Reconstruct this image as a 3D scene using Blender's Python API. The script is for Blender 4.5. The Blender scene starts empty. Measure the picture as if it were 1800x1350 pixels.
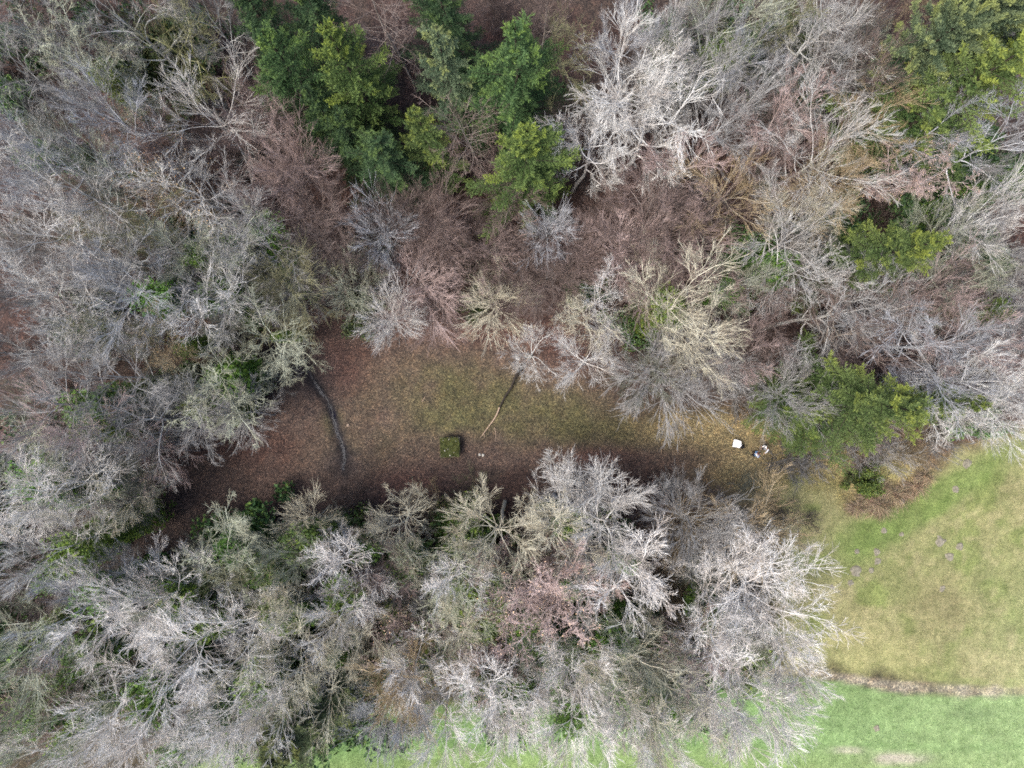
import bpy, math, random
import numpy as np
from mathutils import Vector, Matrix

# ------------------------------------------------------------------ camera, sky, sun, exposure
S = bpy.context.scene
COL = S.collection
ALT = 68.0                                   # height of the drone above the clearing
cam_d = bpy.data.cameras.new('camera'); cam = bpy.data.objects.new('camera', cam_d); COL.objects.link(cam)
cam.location = (0, 0, ALT); cam.rotation_euler = (0, 0, 0)
cam_d.lens = 24; cam_d.sensor_width = 36; cam_d.clip_start = 0.5; cam_d.clip_end = 1500
S.camera = cam
SUN_EL, SUN_AZ = math.radians(58), math.radians(238)
world = bpy.data.worlds.new('World'); S.world = world; world.use_nodes = True
wn, wl = world.node_tree.nodes, world.node_tree.links
wn.clear()
sky = wn.new('ShaderNodeTexSky'); sky.sky_type = 'NISHITA'; sky.sun_disc = False
sky.sun_elevation = SUN_EL; sky.sun_rotation = SUN_AZ
sky.air_density = 1.0; sky.dust_density = 6; sky.ozone_density = .8; sky.altitude = 400
bg = wn.new('ShaderNodeBackground'); bg.inputs['Strength'].default_value = 0.115
wo = wn.new('ShaderNodeOutputWorld')
wl.new(sky.outputs[0], bg.inputs['Color']); wl.new(bg.outputs[0], wo.inputs['Surface'])
sun_d = bpy.data.lights.new('sun', 'SUN'); sun_d.energy = 1.5; sun_d.angle = math.radians(24); sun_d.color = (1.0, .95, .87)
sun = bpy.data.objects.new('sun', sun_d); COL.objects.link(sun)
sd = Vector((math.sin(SUN_AZ) * math.cos(SUN_EL), math.cos(SUN_AZ) * math.cos(SUN_EL), math.sin(SUN_EL)))
sun.rotation_euler = sd.to_track_quat('Z', 'Y').to_euler(); sun.location = sd * 150
S.view_settings.view_transform = 'Standard'; S.view_settings.look = 'None'
S.view_settings.exposure = 1.36; S.view_settings.gamma = 1; S.view_settings.use_curve_mapping = False
S.render.engine = 'CYCLES'
S.cycles.max_bounces = 5; S.cycles.diffuse_bounces = 3; S.cycles.glossy_bounces = 2; S.cycles.transmission_bounces = 2
S.cycles.use_denoising = False; S.cycles.pixel_filter_type = 'BLACKMAN_HARRIS'; S.cycles.filter_width = 1.75

PPM = 900 / (ALT * .75)                      # photo pixels per metre on the ground
def gx(px, z=0): return (px - 900) / PPM * (ALT - z) / ALT
def gy(py, z=0): return -(py - 675) / PPM * (ALT - z) / ALT

# ------------------------------------------------------------------ helpers
def tag(o, label=None, cat=None, group=None, kind=None):
    if label: o['label'] = label
    if cat: o['category'] = cat
    if group: o['group'] = group
    if kind: o['kind'] = kind
    return o
def empty(name, loc, rz=0):
    o = bpy.data.objects.new(name, None); COL.objects.link(o); o.empty_display_size = .5
    o.location = loc; o.rotation_euler = (0, 0, rz); return o
def link(name, me, parent=None, loc=None):
    o = bpy.data.objects.new(name, me); COL.objects.link(o)
    if parent is not None: o.parent = parent
    if loc is not None: o.location = loc
    return o
def mesh_np(name, verts, faces, mat=None, smooth=True, attrs=None):
    """verts (N,3), faces list of int arrays (M,k)"""
    me = bpy.data.meshes.new(name)
    verts = np.ascontiguousarray(verts, dtype=np.float32)
    if not isinstance(faces, (list, tuple)): faces = [faces]
    faces = [np.asarray(f, dtype=np.int32) for f in faces if len(f)]
    nl = sum(f.size for f in faces); nf = sum(len(f) for f in faces)
    me.vertices.add(len(verts)); me.vertices.foreach_set('co', verts.ravel())
    me.loops.add(nl); me.loops.foreach_set('vertex_index', np.concatenate([f.ravel() for f in faces]))
    tot = np.concatenate([np.full(len(f), f.shape[1], np.int32) for f in faces])
    st = np.concatenate([[0], np.cumsum(tot)[:-1]]).astype(np.int32)
    me.polygons.add(nf); me.polygons.foreach_set('loop_start', st); me.polygons.foreach_set('loop_total', tot)
    me.polygons.foreach_set('use_smooth', np.full(nf, smooth, dtype=bool))
    for k, v in (attrs or {}).items():
        if v.ndim == 1:
            a = me.attributes.new(k, 'FLOAT', 'POINT'); a.data.foreach_set('value', v.astype(np.float32))
        else:
            a = me.attributes.new(k, 'FLOAT_COLOR', 'POINT')
            c = np.ones((len(v), 4), np.float32); c[:, :v.shape[1]] = v; a.data.foreach_set('color', c.ravel())
    if mat: me.materials.append(mat)
    me.update(calc_edges=True); me.validate()
    return me

# value noise, vectorised (for terrain, ground paint)
def vnoise(x, y, seed=0):
    xi, yi = np.floor(x).astype(np.int64), np.floor(y).astype(np.int64)
    xf, yf = x - xi, y - yi
    def h(a, b):
        n = (a * 374761393 + b * 668265263 + seed * 974634777) & 0xffffffff
        n = ((n ^ (n >> 13)) * 1274126177) & 0xffffffff
        n = (n ^ (n >> 16)) & 0xffff
        return n / 65535.0
    u, v = xf * xf * (3 - 2 * xf), yf * yf * (3 - 2 * yf)
    return (h(xi, yi) * (1 - u) + h(xi + 1, yi) * u) * (1 - v) + (h(xi, yi + 1) * (1 - u) + h(xi + 1, yi + 1) * u) * v
def fbm(x, y, s, seed=0, oct=4):
    t = 0; a = .5; n = 0
    for i in range(oct):
        t = t + a * vnoise(x / s + 31.7 * i, y / s + 17.3 * i, seed + i); n += a; a *= .5; s *= .5
    return t / n

# ------------------------------------------------------------------ materials
def new_mat(name):
    m = bpy.data.materials.new(name); m.use_nodes = True
    n = m.node_tree.nodes; l = m.node_tree.links
    b = n['Principled BSDF']; b.inputs['Roughness'].default_value = .9
    b.inputs['Specular IOR Level'].default_value = .25
    return m, n, l, b
def mixrgb(n, l, t, fac, a, b):
    x = n.new('ShaderNodeMix'); x.data_type = 'RGBA'; x.blend_type = t
    for s, v in ((x.inputs[0], fac), (x.inputs[6], a), (x.inputs[7], b)):
        if hasattr(v, 'links'): l.new(v, s)
        elif isinstance(v, (int, float)): s.default_value = v if s.type == 'VALUE' else (v, v, v, 1)
        else: s.default_value = (*v, 1)
    return x.outputs[2]
def noise(n, l, scale, detail=3, coord='Object', rough=.55):
    t = n.new('ShaderNodeTexCoord'); x = n.new('ShaderNodeTexNoise')
    x.inputs['Scale'].default_value = scale; x.inputs['Detail'].default_value = detail; x.inputs['Roughness'].default_value = rough
    l.new(t.outputs[coord], x.inputs['Vector']); return x.outputs['Fac']
def ramp(n, l, fac, stops):
    r = n.new('ShaderNodeValToRGB'); e = r.color_ramp.elements
    while len(e) < len(stops): e.new(.5)
    for i, (p, c) in enumerate(stops):
        e[i].position = p; e[i].color = (*c, 1) if not isinstance(c, (int, float)) else (c, c, c, 1)
    l.new(fac, r.inputs[0]); return r.outputs[0]

def make_bark():
    m, n, l, b = new_mat('bark')
    oi = n.new('ShaderNodeObjectInfo')
    nz = noise(n, l, 5.0, 4)
    blot = ramp(n, l, nz, [(.3, .62), (.5, 1.0), (.7, 1.22)])
    c = mixrgb(n, l, 'MULTIPLY', 1.0, oi.outputs['Color'], blot)
    nz2 = noise(n, l, 1.1, 3)
    c = mixrgb(n, l, 'MULTIPLY', 1.0, c, ramp(n, l, noise(n, l, .55, 3), [(.32, (.66, .60, .56)), (.6, (1.1, 1.1, 1.1))]))
    inv = n.new('ShaderNodeMath'); inv.operation = 'SUBTRACT'; inv.inputs[0].default_value = 1; l.new(oi.outputs['Alpha'], inv.inputs[1])
    mk = n.new('ShaderNodeMath'); mk.operation = 'MULTIPLY'; l.new(inv.outputs[0], mk.inputs[0])
    l.new(ramp(n, l, nz2, [(.42, 0.0), (.56, 1.0)]), mk.inputs[1])
    c = mixrgb(n, l, 'MIX', mk.outputs[0], c, (.13, .14, .022))
    l.new(c, b.inputs['Base Color'])
    bp = n.new('ShaderNodeBump'); bp.inputs['Strength'].default_value = .4; bp.inputs['Distance'].default_value = .02
    l.new(noise(n, l, 22, 3), bp.inputs['Height']); l.new(bp.outputs[0], b.inputs['Normal'])
    return m
BARK = make_bark()
def make_foliage(name):
    m, n, l, b = new_mat(name)
    oi = n.new('ShaderNodeObjectInfo')
    at = n.new('ShaderNodeAttribute'); at.attribute_name = 'tone'
    # new shoots are lighter and yellower; tone also carries painted light on conifer tops
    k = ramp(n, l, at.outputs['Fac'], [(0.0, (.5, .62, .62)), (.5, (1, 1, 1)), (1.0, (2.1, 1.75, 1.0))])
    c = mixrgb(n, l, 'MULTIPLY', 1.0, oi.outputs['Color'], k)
    l.new(c, b.inputs['Base Color']); b.inputs['Roughness'].default_value = .7
    return m
NEEDLE = make_foliage('needles')
LEAFM = make_foliage('leaves')
def plain(name, col, rough=.8, var=.25, scale=8, metal=0):
    m, n, l, b = new_mat(name)
    c = mixrgb(n, l, 'MULTIPLY', 1.0, col, ramp(n, l, noise(n, l, scale, 4), [(.3, 1 - var), (.7, 1 + var)]))
    l.new(c, b.inputs['Base Color']); b.inputs['Roughness'].default_value = rough; b.inputs['Metallic'].default_value = metal
    return m
def attr_mat(name, sp=.35):
    m, n, l, b = new_mat(name)
    a = n.new('ShaderNodeAttribute'); a.attribute_name = 'col'
    l.new(a.outputs['Color'], b.inputs['Base Color']); return m
SCATTER = attr_mat('scatter')

# ------------------------------------------------------------------ ground: one relief, painted by its own cover
def poly_sd(X, Y, poly, nz=0):
    """signed distance (positive inside) in photo pixels on the ground plane"""
    P = np.array(poly, float); n = len(P)
    inside = np.zeros(X.shape, bool); d2 = np.full(X.shape, 1e18)
    for i in range(n):
        x1, y1 = P[i]; x2, y2 = P[(i + 1) % n]
        dx, dy = x2 - x1, y2 - y1
        t = np.clip(((X - x1) * dx + (Y - y1) * dy) / (dx * dx + dy * dy + 1e-9), 0, 1)
        d2 = np.minimum(d2, (X - x1 - t * dx) ** 2 + (Y - y1 - t * dy) ** 2)
        if y1 != y2:
            c = ((y1 > Y) != (y2 > Y)) & (X < dx * (Y - y1) / dy + x1)
            inside ^= c
    return np.where(inside, 1, -1) * np.sqrt(d2)
CLEARING = [(545, 600), (640, 570), (760, 560), (880, 590), (1000, 620), (1040, 690), (1150, 715), (1290, 710), (1340, 760), (1480, 790),
            (1620, 800), (1600, 860), (1470, 905), (1440, 900), (1380, 850), (1300, 820), (1150, 830), (960, 805), (860, 840), (700, 880),
            (520, 900), (330, 960), (180, 980), (200, 910), (330, 860), (420, 790), (470, 700), (540, 650)]
MEADOW = [(2600, 560), (1900, 720), (1790, 765), (1730, 785), (1680, 815), (1640, 850), (1610, 885), (1540, 912), (1490, 910), (1445, 880), (1400, 850),
          (1375, 870), (1392, 930), (1385, 980), (1378, 1050), (1385, 1172), (1480, 1186), (1540, 1196), (1800, 1212), (2600, 1262)]
PATH = [(1300, 1172), (1420, 1176), (1480, 1186), (1540, 1196), (1800, 1212), (2600, 1262), (2600, 1278), (1800, 1222), (1700, 1223), (1640, 1219), (1590, 1220), (1550, 1212), (1480, 1198), (1420, 1190), (1300, 1186)]
FIELD = [(-900, 1800), (330, 1350), (430, 1315), (600, 1258), (760, 1252), (1000, 1245), (1200, 1225), (1340, 1200), (1420, 1190), (1480, 1198), (1550, 1212), (1590, 1220), (1640, 1219), (1700, 1223), (1800, 1222), (2600, 1278), (2600, 2600), (-900, 2600)]
STREAM = [(536, 640), (548, 664), (560, 684), (576, 702), (585, 728), (592, 752), (600, 778), (606, 800), (602, 826), (560, 858), (470, 880), (300, 872), (262, 880), (200, 900)]
def line_d(X, Y, L):
    d = np.full(X.shape, 1e9)
    for (x1, y1), (x2, y2) in zip(L[:-1], L[1:]):
        dx, dy = x2 - x1, y2 - y1
        t = np.clip(((X - x1) * dx + (Y - y1) * dy) / (dx * dx + dy * dy), 0, 1)
        d = np.minimum(d, np.hypot(X - x1 - t * dx, Y - y1 - t * dy))
    return d
def height(x, y):
    x = np.asarray(x, float); y = np.asarray(y, float)
    X = x * PPM + 900; Y = 675 - y * PPM
    h = (fbm(x, y, 14, 3) - .5) * .9 + (fbm(x, y, 2.2, 9, 3) - .5) * .22
    h = h - .38 * np.exp(-(line_d(X, Y, STREAM[:10]) / 9) ** 2)
    h = h - .55 * np.exp(-(((X - 1600) / 40) ** 2 + ((Y - 870) / 30) ** 2))          # ditch by the reeds
    h = h - .12 * np.exp(-(line_d(X, Y, [(1300, 1179), (1480, 1190), (1540, 1200), (1800, 1216)]) / 10) ** 2)
    return h
def hz(x, y): return float(height(np.array([x]), np.array([y]))[0])

def ss(a, lo, hi):
    t = np.clip((a - lo) / (hi - lo), 0, 1); return t * t * (3 - 2 * t)
def mixc(c, m, col):
    return c * (1 - m[..., None]) + np.array(col) * m[..., None]
def ell(X, Y, cx, cy, rx, ry, rot=0):
    a = math.radians(rot); u = (X - cx) * math.cos(a) + (Y - cy) * math.sin(a); v = -(X - cx) * math.sin(a) + (Y - cy) * math.cos(a)
    return np.exp(-((u / rx) ** 2 + (v / ry) ** 2))
def paint(x, y):
    X = x * PPM + 900; Y = 675 - y * PPM
    n1 = fbm(x, y, 6, 21); n2 = fbm(x, y, 1.6, 33); n3 = fbm(x, y, .7, 45, 3); n4 = fbm(x, y, 3, 57)
    wob = (n1 - .5) * 60 + (n2 - .5) * 34
    c = np.zeros(x.shape + (3,)) + np.array((.062, .041, .037))                  # beech litter of the wood, darkened to paint the dense shade under crowns
    c = mixc(c, ss(n4, .5, .68) * .7, (.070, .056, .048))
    c = mixc(c, ss(n1, .55, .7) * .4, (.10, .052, .043))
    c = mixc(c, ss(Y + (n1 - .5) * 200, 880, 1050) * .7, (.060, .058, .034))
    cl = ss(poly_sd(X, Y, CLEARING) + wob, -25, 30)
    c = mixc(c, cl, (.108, .080, .070))
    for e in ((800, 680, 110, 55, 5, .6), (900, 715, 150, 45, 10, .75), (1080, 755, 190, 28, 2, .8), (790, 735, 70, 28, 0, .75), (980, 725, 80, 50, 0, .6),
              (585, 742, 16, 22, 0, .8), (650, 790, 120, 40, 0, .3), (1230, 735, 90, 24, 0, .5), (640, 690, 40, 90, 0, .15)):
        m = np.clip(ell(X, Y, *e[:5]) * 1.3 * (.1 + 1.4 * n2) * e[5], 0, .8)
        c = mixc(c, m, (.098, .098, .048))
    for e in ((1220, 752, 90, 22), (1390, 860, 90, 60), (1280, 760, 110, 26), (1420, 800, 110, 40), (1330, 830, 80, 40), (1520, 830, 120, 50)):
        m = np.clip(ell(X, Y, *e) * 1.5 * (.5 + n2), 0, 1)
        c = mixc(c, m * .9, (.27, .225, .125))
    for e in ((1455, 880, 40, 50), (1420, 930, 30, 60), (1560, 830, 45, 16), (1370, 870, 30, 20)):
        m = np.clip(ell(X, Y, *e) * 1.4 * (.3 + n2 * 1.3), 0, 1)
        c = mixc(c, m * .8, (.22, .215, .09))
    for e in ((720, 850, 60, 35), (830, 585, 150, 22), (980, 600, 50, 50), (470, 790, 60, 40), (590, 620, 70, 25), (1040, 800, 80, 14), (610, 660, 40, 30), (640, 450, 130, 60), (700, 330, 200, 80)):
        m = np.clip(ell(X, Y, *e) * (.2 + n2 * 1.3), 0, .8)
        c = mixc(c, m, (.108, .064, .056))
    for e in ((270, 865, 70, 38), (605, 815, 34, 28), (350, 960, 220, 30), (520, 650, 60, 60)):
        m = np.clip(ell(X, Y, *e) * 1.3 * (.35 + n2), 0, .85)
        c = mixc(c, m, (.055, .046, .048))
    sd = line_d(X, Y, STREAM[:9])
    c = mixc(c, np.exp(-(sd / 10) ** 2) * 1.1 * (.45 + n2), (.026, .025, .030))
    # meadow: winter grass, straw and green in patches
    me = ss(poly_sd(X, Y, MEADOW) + wob * .9, -24, 16)
    g = np.zeros_like(c) + np.array((.215, .23, .095))
    g = mixc(g, ss(n1, .40, .60), (.27, .26, .125))
    g = mixc(g, ss(n4, .52, .66) * .7, (.17, .215, .065))
    g = mixc(g, ss(n2, .56, .72) * .6, (.35, .32, .17))
    g = mixc(g, np.clip(ell(X, Y, 1640, 880, 160, 26, -32) * 1.5, 0, .8), (.15, .215, .06))
    g = mixc(g, np.clip(ell(X, Y, 1520, 940, 60, 30, -20) * 1.2, 0, .7), (.15, .21, .06))
    g = mixc(g, np.clip(ell(X, Y, 1520, 1150, 130, 32, 4) * 1.2 * (.4 + n2), 0, .8), (.31, .30, .14))
    g = mixc(g, ss(X, 1560, 1900) * ss(Y, 850, 1250) * .5, (.36, .38, .20))  # haze towards the lower right painted as paler meadow
    g = mixc(g, np.clip(ell(X, Y, 1650, 1060, 60, 45) * (n2 + .3), 0, .6), (.19, .175, .085))
    c = mixc(c, me, g * .93)
    f = np.zeros_like(c) + np.array((.120, .205, .070))
    f = mixc(f, ss(n1, .42, .62) * .6, (.165, .275, .105))
    f = mixc(f, ss(n2, .5, .7) * .35, (.20, .33, .12))
    f = mixc(f, ss(Y + (n1 - .5) * 50, 1300, 1360) * .55 * (n4 + .3), (.24, .29, .11))
    f = mixc(f, ss(X, 1150, 1800) * .75, (.245, .33, .15))  # same haze put into the field colour, paler to the right
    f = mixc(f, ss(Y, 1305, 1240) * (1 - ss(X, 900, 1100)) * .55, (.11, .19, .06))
    f = mixc(f, np.clip(ell(X, Y, 1580, 1332, 40, 9) * 1.6 * n2 * 1.6, 0, .85), (.40, .36, .30))
    f = mixc(f, np.clip(ell(X, Y, 1490, 1318, 30, 5) * 1.6 * n2 * 1.6, 0, .8), (.38, .36, .28))
    f = mixc(f, np.clip(ell(X, Y, 1710, 1250, 40, 14) * n2 * 1.6, 0, .5), (.14, .20, .09))
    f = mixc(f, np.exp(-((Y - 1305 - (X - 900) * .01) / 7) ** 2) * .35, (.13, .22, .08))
    fi = ss(poly_sd(X, Y, FIELD) + wob * .9, -22, 12)*(1-ss(X,1380,1450)) + ss(poly_sd(X, Y, FIELD) + wob * .12, -4, 4)*ss(X,1380,1450)
    c = mixc(c, fi, f)
    pa = ss(poly_sd(X, Y, PATH) + (n2 - .5) * 16, -6, 5) * (1 - ss(X, 1740, 1850) * .5)
    p = np.zeros_like(c) + np.array((.33, .30, .24)); p = mixc(p, ss(n3, .45, .7) * .7, (.41, .38, .31))
    c = mixc(c, pa * .7 * (.4 + n2), p)
    c = mixc(c, np.exp(-(line_d(X, Y, [(1470, 1185), (1560, 1197), (1720, 1206)]) / 2.2) ** 2) * .6, (.16, .13, .10))
    grass = np.clip(np.maximum(me, fi) * (1 - pa * .8), 0, 1)
    n5 = fbm(x, y, 1.1, 91, 4)
    return c * .86 * ((.86 + .28 * n3) * (.78 + .44 * n5))[..., None], grass, me, fi, pa

xs = np.concatenate([-np.geomspace(420, 59, 14)[:-1], np.arange(-58, 58.01, .36), np.geomspace(59, 420, 14)[1:]])
ys = np.concatenate([-np.geomspace(420, 47, 14)[:-1], np.arange(-46, 46.01, .36), np.geomspace(47, 420, 14)[1:]])
GX, GY = np.meshgrid(xs, ys); GZ = height(GX, GY)
gcol, ggrass, gme, gfi, gpa = paint(GX, GY)
nx, ny = len(xs), len(ys)
idx = np.arange(nx * ny).reshape(ny, nx)
quads = np.stack([idx[:-1, :-1], idx[:-1, 1:], idx[1:, 1:], idx[1:, :-1]], -1).reshape(-1, 4)
def fc(a): return ((a[:-1, :-1] + a[1:, 1:]) / 2).ravel()
cls = np.zeros(len(quads), int)
cls[fc(gme) > .5] = 1; cls[fc(gfi) > .5] = 2; cls[fc(gpa) > .5] = 3
V = np.stack([GX, GY, GZ], -1).reshape(-1, 3); gcol = gcol.reshape(-1, 3); gr = ggrass.ravel()
def ground_mat():
    m, n, l, b = new_mat('ground_cover')
    a = n.new('ShaderNodeAttribute'); a.attribute_name = 'col'
    g = n.new('ShaderNodeAttribute'); g.attribute_name = 'grass'
    tc = n.new('ShaderNodeTexCoord')
    def vor(s):
        v = n.new('ShaderNodeTexVoronoi'); v.inputs['Scale'].default_value = s; l.new(tc.outputs['Object'], v.inputs['Vector']); return v
    v1, v2 = vor(10.5), vor(21)
    s1 = n.new('ShaderNodeSeparateColor'); l.new(v1.outputs['Color'], s1.inputs[0])
    s2 = n.new('ShaderNodeSeparateColor'); l.new(v2.outputs['Color'], s2.inputs[0])
    # fallen leaves: every cell its own tone, a few pale ones
    leaf = ramp(n, l, s1.outputs[0], [(0, (.42, .42, .46)), (.45, (.85, .82, .8)), (.8, (1.25, 1.2, 1.12)), (.93, (1.6, 1.5, 1.35)), (1, (2.1, 2.0, 1.8))])
    leaf2 = ramp(n, l, s2.outputs[1], [(0, .55), (.6, 1.0), (1, 1.55)])
    lf = mixrgb(n, l, 'MULTIPLY', 1.0, leaf, leaf2)
    nz = noise(n, l, 9, 5, 'Object', .75)
    gr1 = ramp(n, l, nz, [(.25, .55), (.5, 1.0), (.75, 1.45)])
    gr2 = ramp(n, l, s2.outputs[0], [(0, .72), (.7, 1.05), (1, 1.4)])
    gg = mixrgb(n, l, 'MULTIPLY', 1.0, gr1, gr2)
    gg = mixrgb(n, l, 'MULTIPLY', 1.0, gg, ramp(n, l, noise(n, l, 1.6, 6, 'Object', .7), [(.32, (.70, .76, .66)), (.5, (1, 1, 1)), (.68, (1.22, 1.18, 1.2))]))
    lf = mixrgb(n, l, 'MULTIPLY', 1.0, lf, ramp(n, l, noise(n, l, 1.3, 6, 'Object', .75), [(.34, (.66, .70, .74)), (.5, (1, 1, 1)), (.66, (1.3, 1.2, 1.12))]))
    k = mixrgb(n, l, 'MIX', g.outputs['Fac'], lf, gg)
    c = mixrgb(n, l, 'MULTIPLY', 1.0, a.outputs['Color'], k)
    l.new(c, b.inputs['Base Color'])
    bp = n.new('ShaderNodeBump'); bp.inputs['Strength'].default_value = .6; bp.inputs['Distance'].default_value = .06
    l.new(nz, bp.inputs['Height']); l.new(bp.outputs[0], b.inputs['Normal'])
    return m
GROUND = ground_mat()
for k, nm in enumerate(('ground', 'meadow', 'field', 'path')):
    q = quads[cls == k]; used = np.unique(q); mp = np.zeros(len(V), np.int64); mp[used] = np.arange(len(used))
    me = mesh_np(nm, V[used], mp[q], GROUND, True, {'col': gcol[used], 'grass': gr[used]})
    tag(link(nm, me), {'ground': 'leaf-strewn woodland floor with mossy patches in the clearing', 'meadow': 'straw and green winter meadow beside the wood',
        'field': 'bright green field below the gravel track', 'path': 'pale gravel track between meadow and green field'}[nm], kind='structure')

# scattered leaves and grass blades, real geometry over the paint
rng = np.random.default_rng(5)
def scatter(name, n, area, keep, size, shape, colfn, label, cat):
    x = rng.uniform(area[0], area[1], n); y = rng.uniform(area[2], area[3], n)
    k = keep(x, y); x, y = x[k], y[k]; n = len(x); z = height(x, y)
    th = rng.uniform(0, 2 * np.pi, n); s = size * rng.uniform(.6, 1.5, n)
    ca, sa = np.cos(th), np.sin(th)
    if shape == 'leaf':
        loc = np.array([(-.5, 0, .1), (0, -.32, .35), (.5, 0, .1), (0, .32, .35)])
        tilt = rng.uniform(-.5, .5, (n, 1))
        P = loc[None] * s[:, None, None]; P = np.repeat(P, 1, 0)
        px = P[..., 0] * ca[:, None] - P[..., 1] * sa[:, None]; py = P[..., 0] * sa[:, None] + P[..., 1] * ca[:, None]
        pz = P[..., 2] * rng.uniform(.3, 1.3, (n, 1)) + P[..., 0] * tilt + .02
        v = np.stack([px + x[:, None], py + y[:, None], pz + z[:, None]], -1).reshape(-1, 3)
        i = np.arange(n)[:, None] * 4; f = np.concatenate([i + [0, 1, 2], i + [0, 2, 3]]); per = 4
    else:
        w = s * .10; lean = rng.uniform(.15, .8, n) * s
        b0 = np.stack([x - sa * w, y + ca * w, z - .01], -1); b1 = np.stack([x + sa * w, y - ca * w, z - .01], -1)
        t = np.stack([x + ca * lean, y + sa * lean, z + s], -1)
        v = np.stack([b0, b1, t], 1).reshape(-1, 3); i = np.arange(n)[:, None] * 3; f = i + [0, 1, 2]; per = 3
    c = np.repeat(colfn(x, y, n), per, 0)
    o = link(name, mesh_np(name, v, f, SCATTER, False, {'col': c})); tag(o, label, cat, kind='stuff')
def PX(x, y): return x * PPM + 900, 675 - y * PPM
def keep_leaf(x, y):
    X, Y = PX(x, y); w = np.where(poly_sd(X, Y, CLEARING) > -20, 1.0, .45)
    bad = (poly_sd(X, Y, MEADOW) > -4) | (poly_sd(X, Y, FIELD) > -10) | (poly_sd(X, Y, PATH) > 0)
    return (~bad) & (rng.random(len(x)) < w * (.35 + .8 * fbm(x, y, 2.5, 77)))
def col_leaf(x, y, n):
    base = paint(x, y)[0]
    t = rng.random((n, 1)); k = np.where(t < .5, .7, np.where(t < .88, 1.45, 2.4))
    warm = np.array((1.12, .95, .88)); return np.clip(base * k * (1 + (warm - 1) * rng.random((n, 1)) * 1.5), 0, .42)
scatter('fallen_leaves', 230000, (-50, 50, -34, 38), keep_leaf, .085, 'leaf', col_leaf, 'brown fallen leaves strewn over the clearing and forest floor', 'leaf litter')
def keep_gr(x, y):
    X, Y = PX(x, y); m = np.maximum(poly_sd(X, Y, MEADOW), poly_sd(X, Y, FIELD))
    return (m > 2) & (poly_sd(X, Y, PATH) < -1) & (rng.random(len(x)) < .3 + fbm(x, y, 1.2, 78))
def col_gr(x, y, n):
    return np.clip(paint(x, y)[0] * rng.uniform(.7, 1.45, (n, 1)) * (1 + rng.uniform(-.1, .1, (n, 3))), 0, .6)
scatter('meadow_grass', 200000, (-30, 53, -40, -3), keep_gr, .13, 'blade', col_gr, 'short winter grass tufts of the meadow and the green field', 'grass')
def keep_cl(x, y):
    X, Y = PX(x, y); a = ell(X, Y, 1400, 840, 130, 70) + .8 * ell(X, Y, 1150, 755, 260, 32) + .2 * ell(X, Y, 880, 700, 120, 50)
    return (poly_sd(X, Y, MEADOW) < 2) & (rng.random(len(x)) < a) & (poly_sd(X, Y, CLEARING) > -60)
scatter('clearing_grass', 160000, (-20, 46, -18, 8), keep_cl, .16, 'blade', lambda x, y, n: np.clip(paint(x, y)[0] * rng.uniform(.8, 1.7, (n, 1)), 0, .5), 'sparse tawny and mossy grass in the clearing', 'grass')

# ------------------------------------------------------------------ tree building
def norm(a): return a / (np.linalg.norm(a, axis=-1, keepdims=True) + 1e-9)
def grow(rng, p0, d0, L, r0, r1, seg, wig, up):
    """N branches of seg segments; up = pull towards the sky"""
    N = len(p0); P = np.zeros((N, seg + 1, 3)); D = np.zeros((N, seg + 1, 3)); d = norm(d0); P[:, 0] = p0; D[:, 0] = d
    for i in range(seg):
        d = d + rng.normal(0, wig, (N, 3)); d[:, 2] += up; d = norm(d)
        P[:, i + 1] = P[:, i] + d * (L / seg)[:, None]; D[:, i + 1] = d
    t = np.linspace(0, 1, seg + 1)[None]
    R = r0[:, None] * (1 - t) + r1[:, None] * t
    return P, D, R
def spawn(rng, B, n, t0, t1, ang, asd, lf, rf):
    """n children on every branch of B=(P,D,R,L)"""
    P, D, R, L = B; N, K = P.shape[:2]; seg = K - 1
    t = t0 + (t1 - t0) * (np.arange(n)[None] + rng.random((N, n))) / n
    f = t * seg; i = np.minimum(f.astype(int), seg - 1); u = (f - i)[..., None]; ar = np.arange(N)[:, None]
    p = P[ar, i] * (1 - u) + P[ar, i + 1] * u; d = norm(D[ar, i] * (1 - u) + D[ar, i + 1] * u)
    r = R[ar, i] * (1 - u[..., 0]) + R[ar, i + 1] * u[..., 0]
    q = rng.normal(0, 1, d.shape); q = norm(q - (q * d).sum(-1, keepdims=True) * d)
    a = np.clip(rng.normal(ang, asd, t.shape), .15, 1.5)[..., None]
    dd = norm(d * np.cos(a) + q * np.sin(a))
    ln = L[:, None] * lf * (1 - .55 * t) * rng.uniform(.65, 1.35, t.shape)
    return p.reshape(-1, 3), dd.reshape(-1, 3), ln.ravel(), (r * rf).ravel()
def tubes(P, R, S=3):
    N, K = P.shape[:2]
    D = np.gradient(P, axis=1); D = norm(D)
    ax = np.argmin(np.abs(D[:, 0]), axis=1); ref = np.eye(3)[ax][:, None]
    U = norm(np.cross(D, np.broadcast_to(ref, D.shape))); W = np.cross(D, U)
    a = np.arange(S) * 2 * np.pi / S
    V = P[:, :, None] + R[:, :, None, None] * (U[:, :, None] * np.cos(a)[:, None] + W[:, :, None] * np.sin(a)[:, None])
    base = np.arange(N * K).reshape(N, K) * S
    j = np.arange(S); j2 = (j + 1) % S
    b0 = base[:, :-1, None]; b1 = base[:, 1:, None]
    F = np.stack([b0 + j, b0 + j2, b1 + j2, b1 + j], -1).reshape(-1, 4)
    return V.reshape(-1, 3), F
def merge(parts):
    vs, fs, o = [], [], 0
    for v, f in parts: vs.append(v); fs.append(f + o); o += len(v)
    return np.concatenate(vs), np.concatenate(fs)

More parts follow.
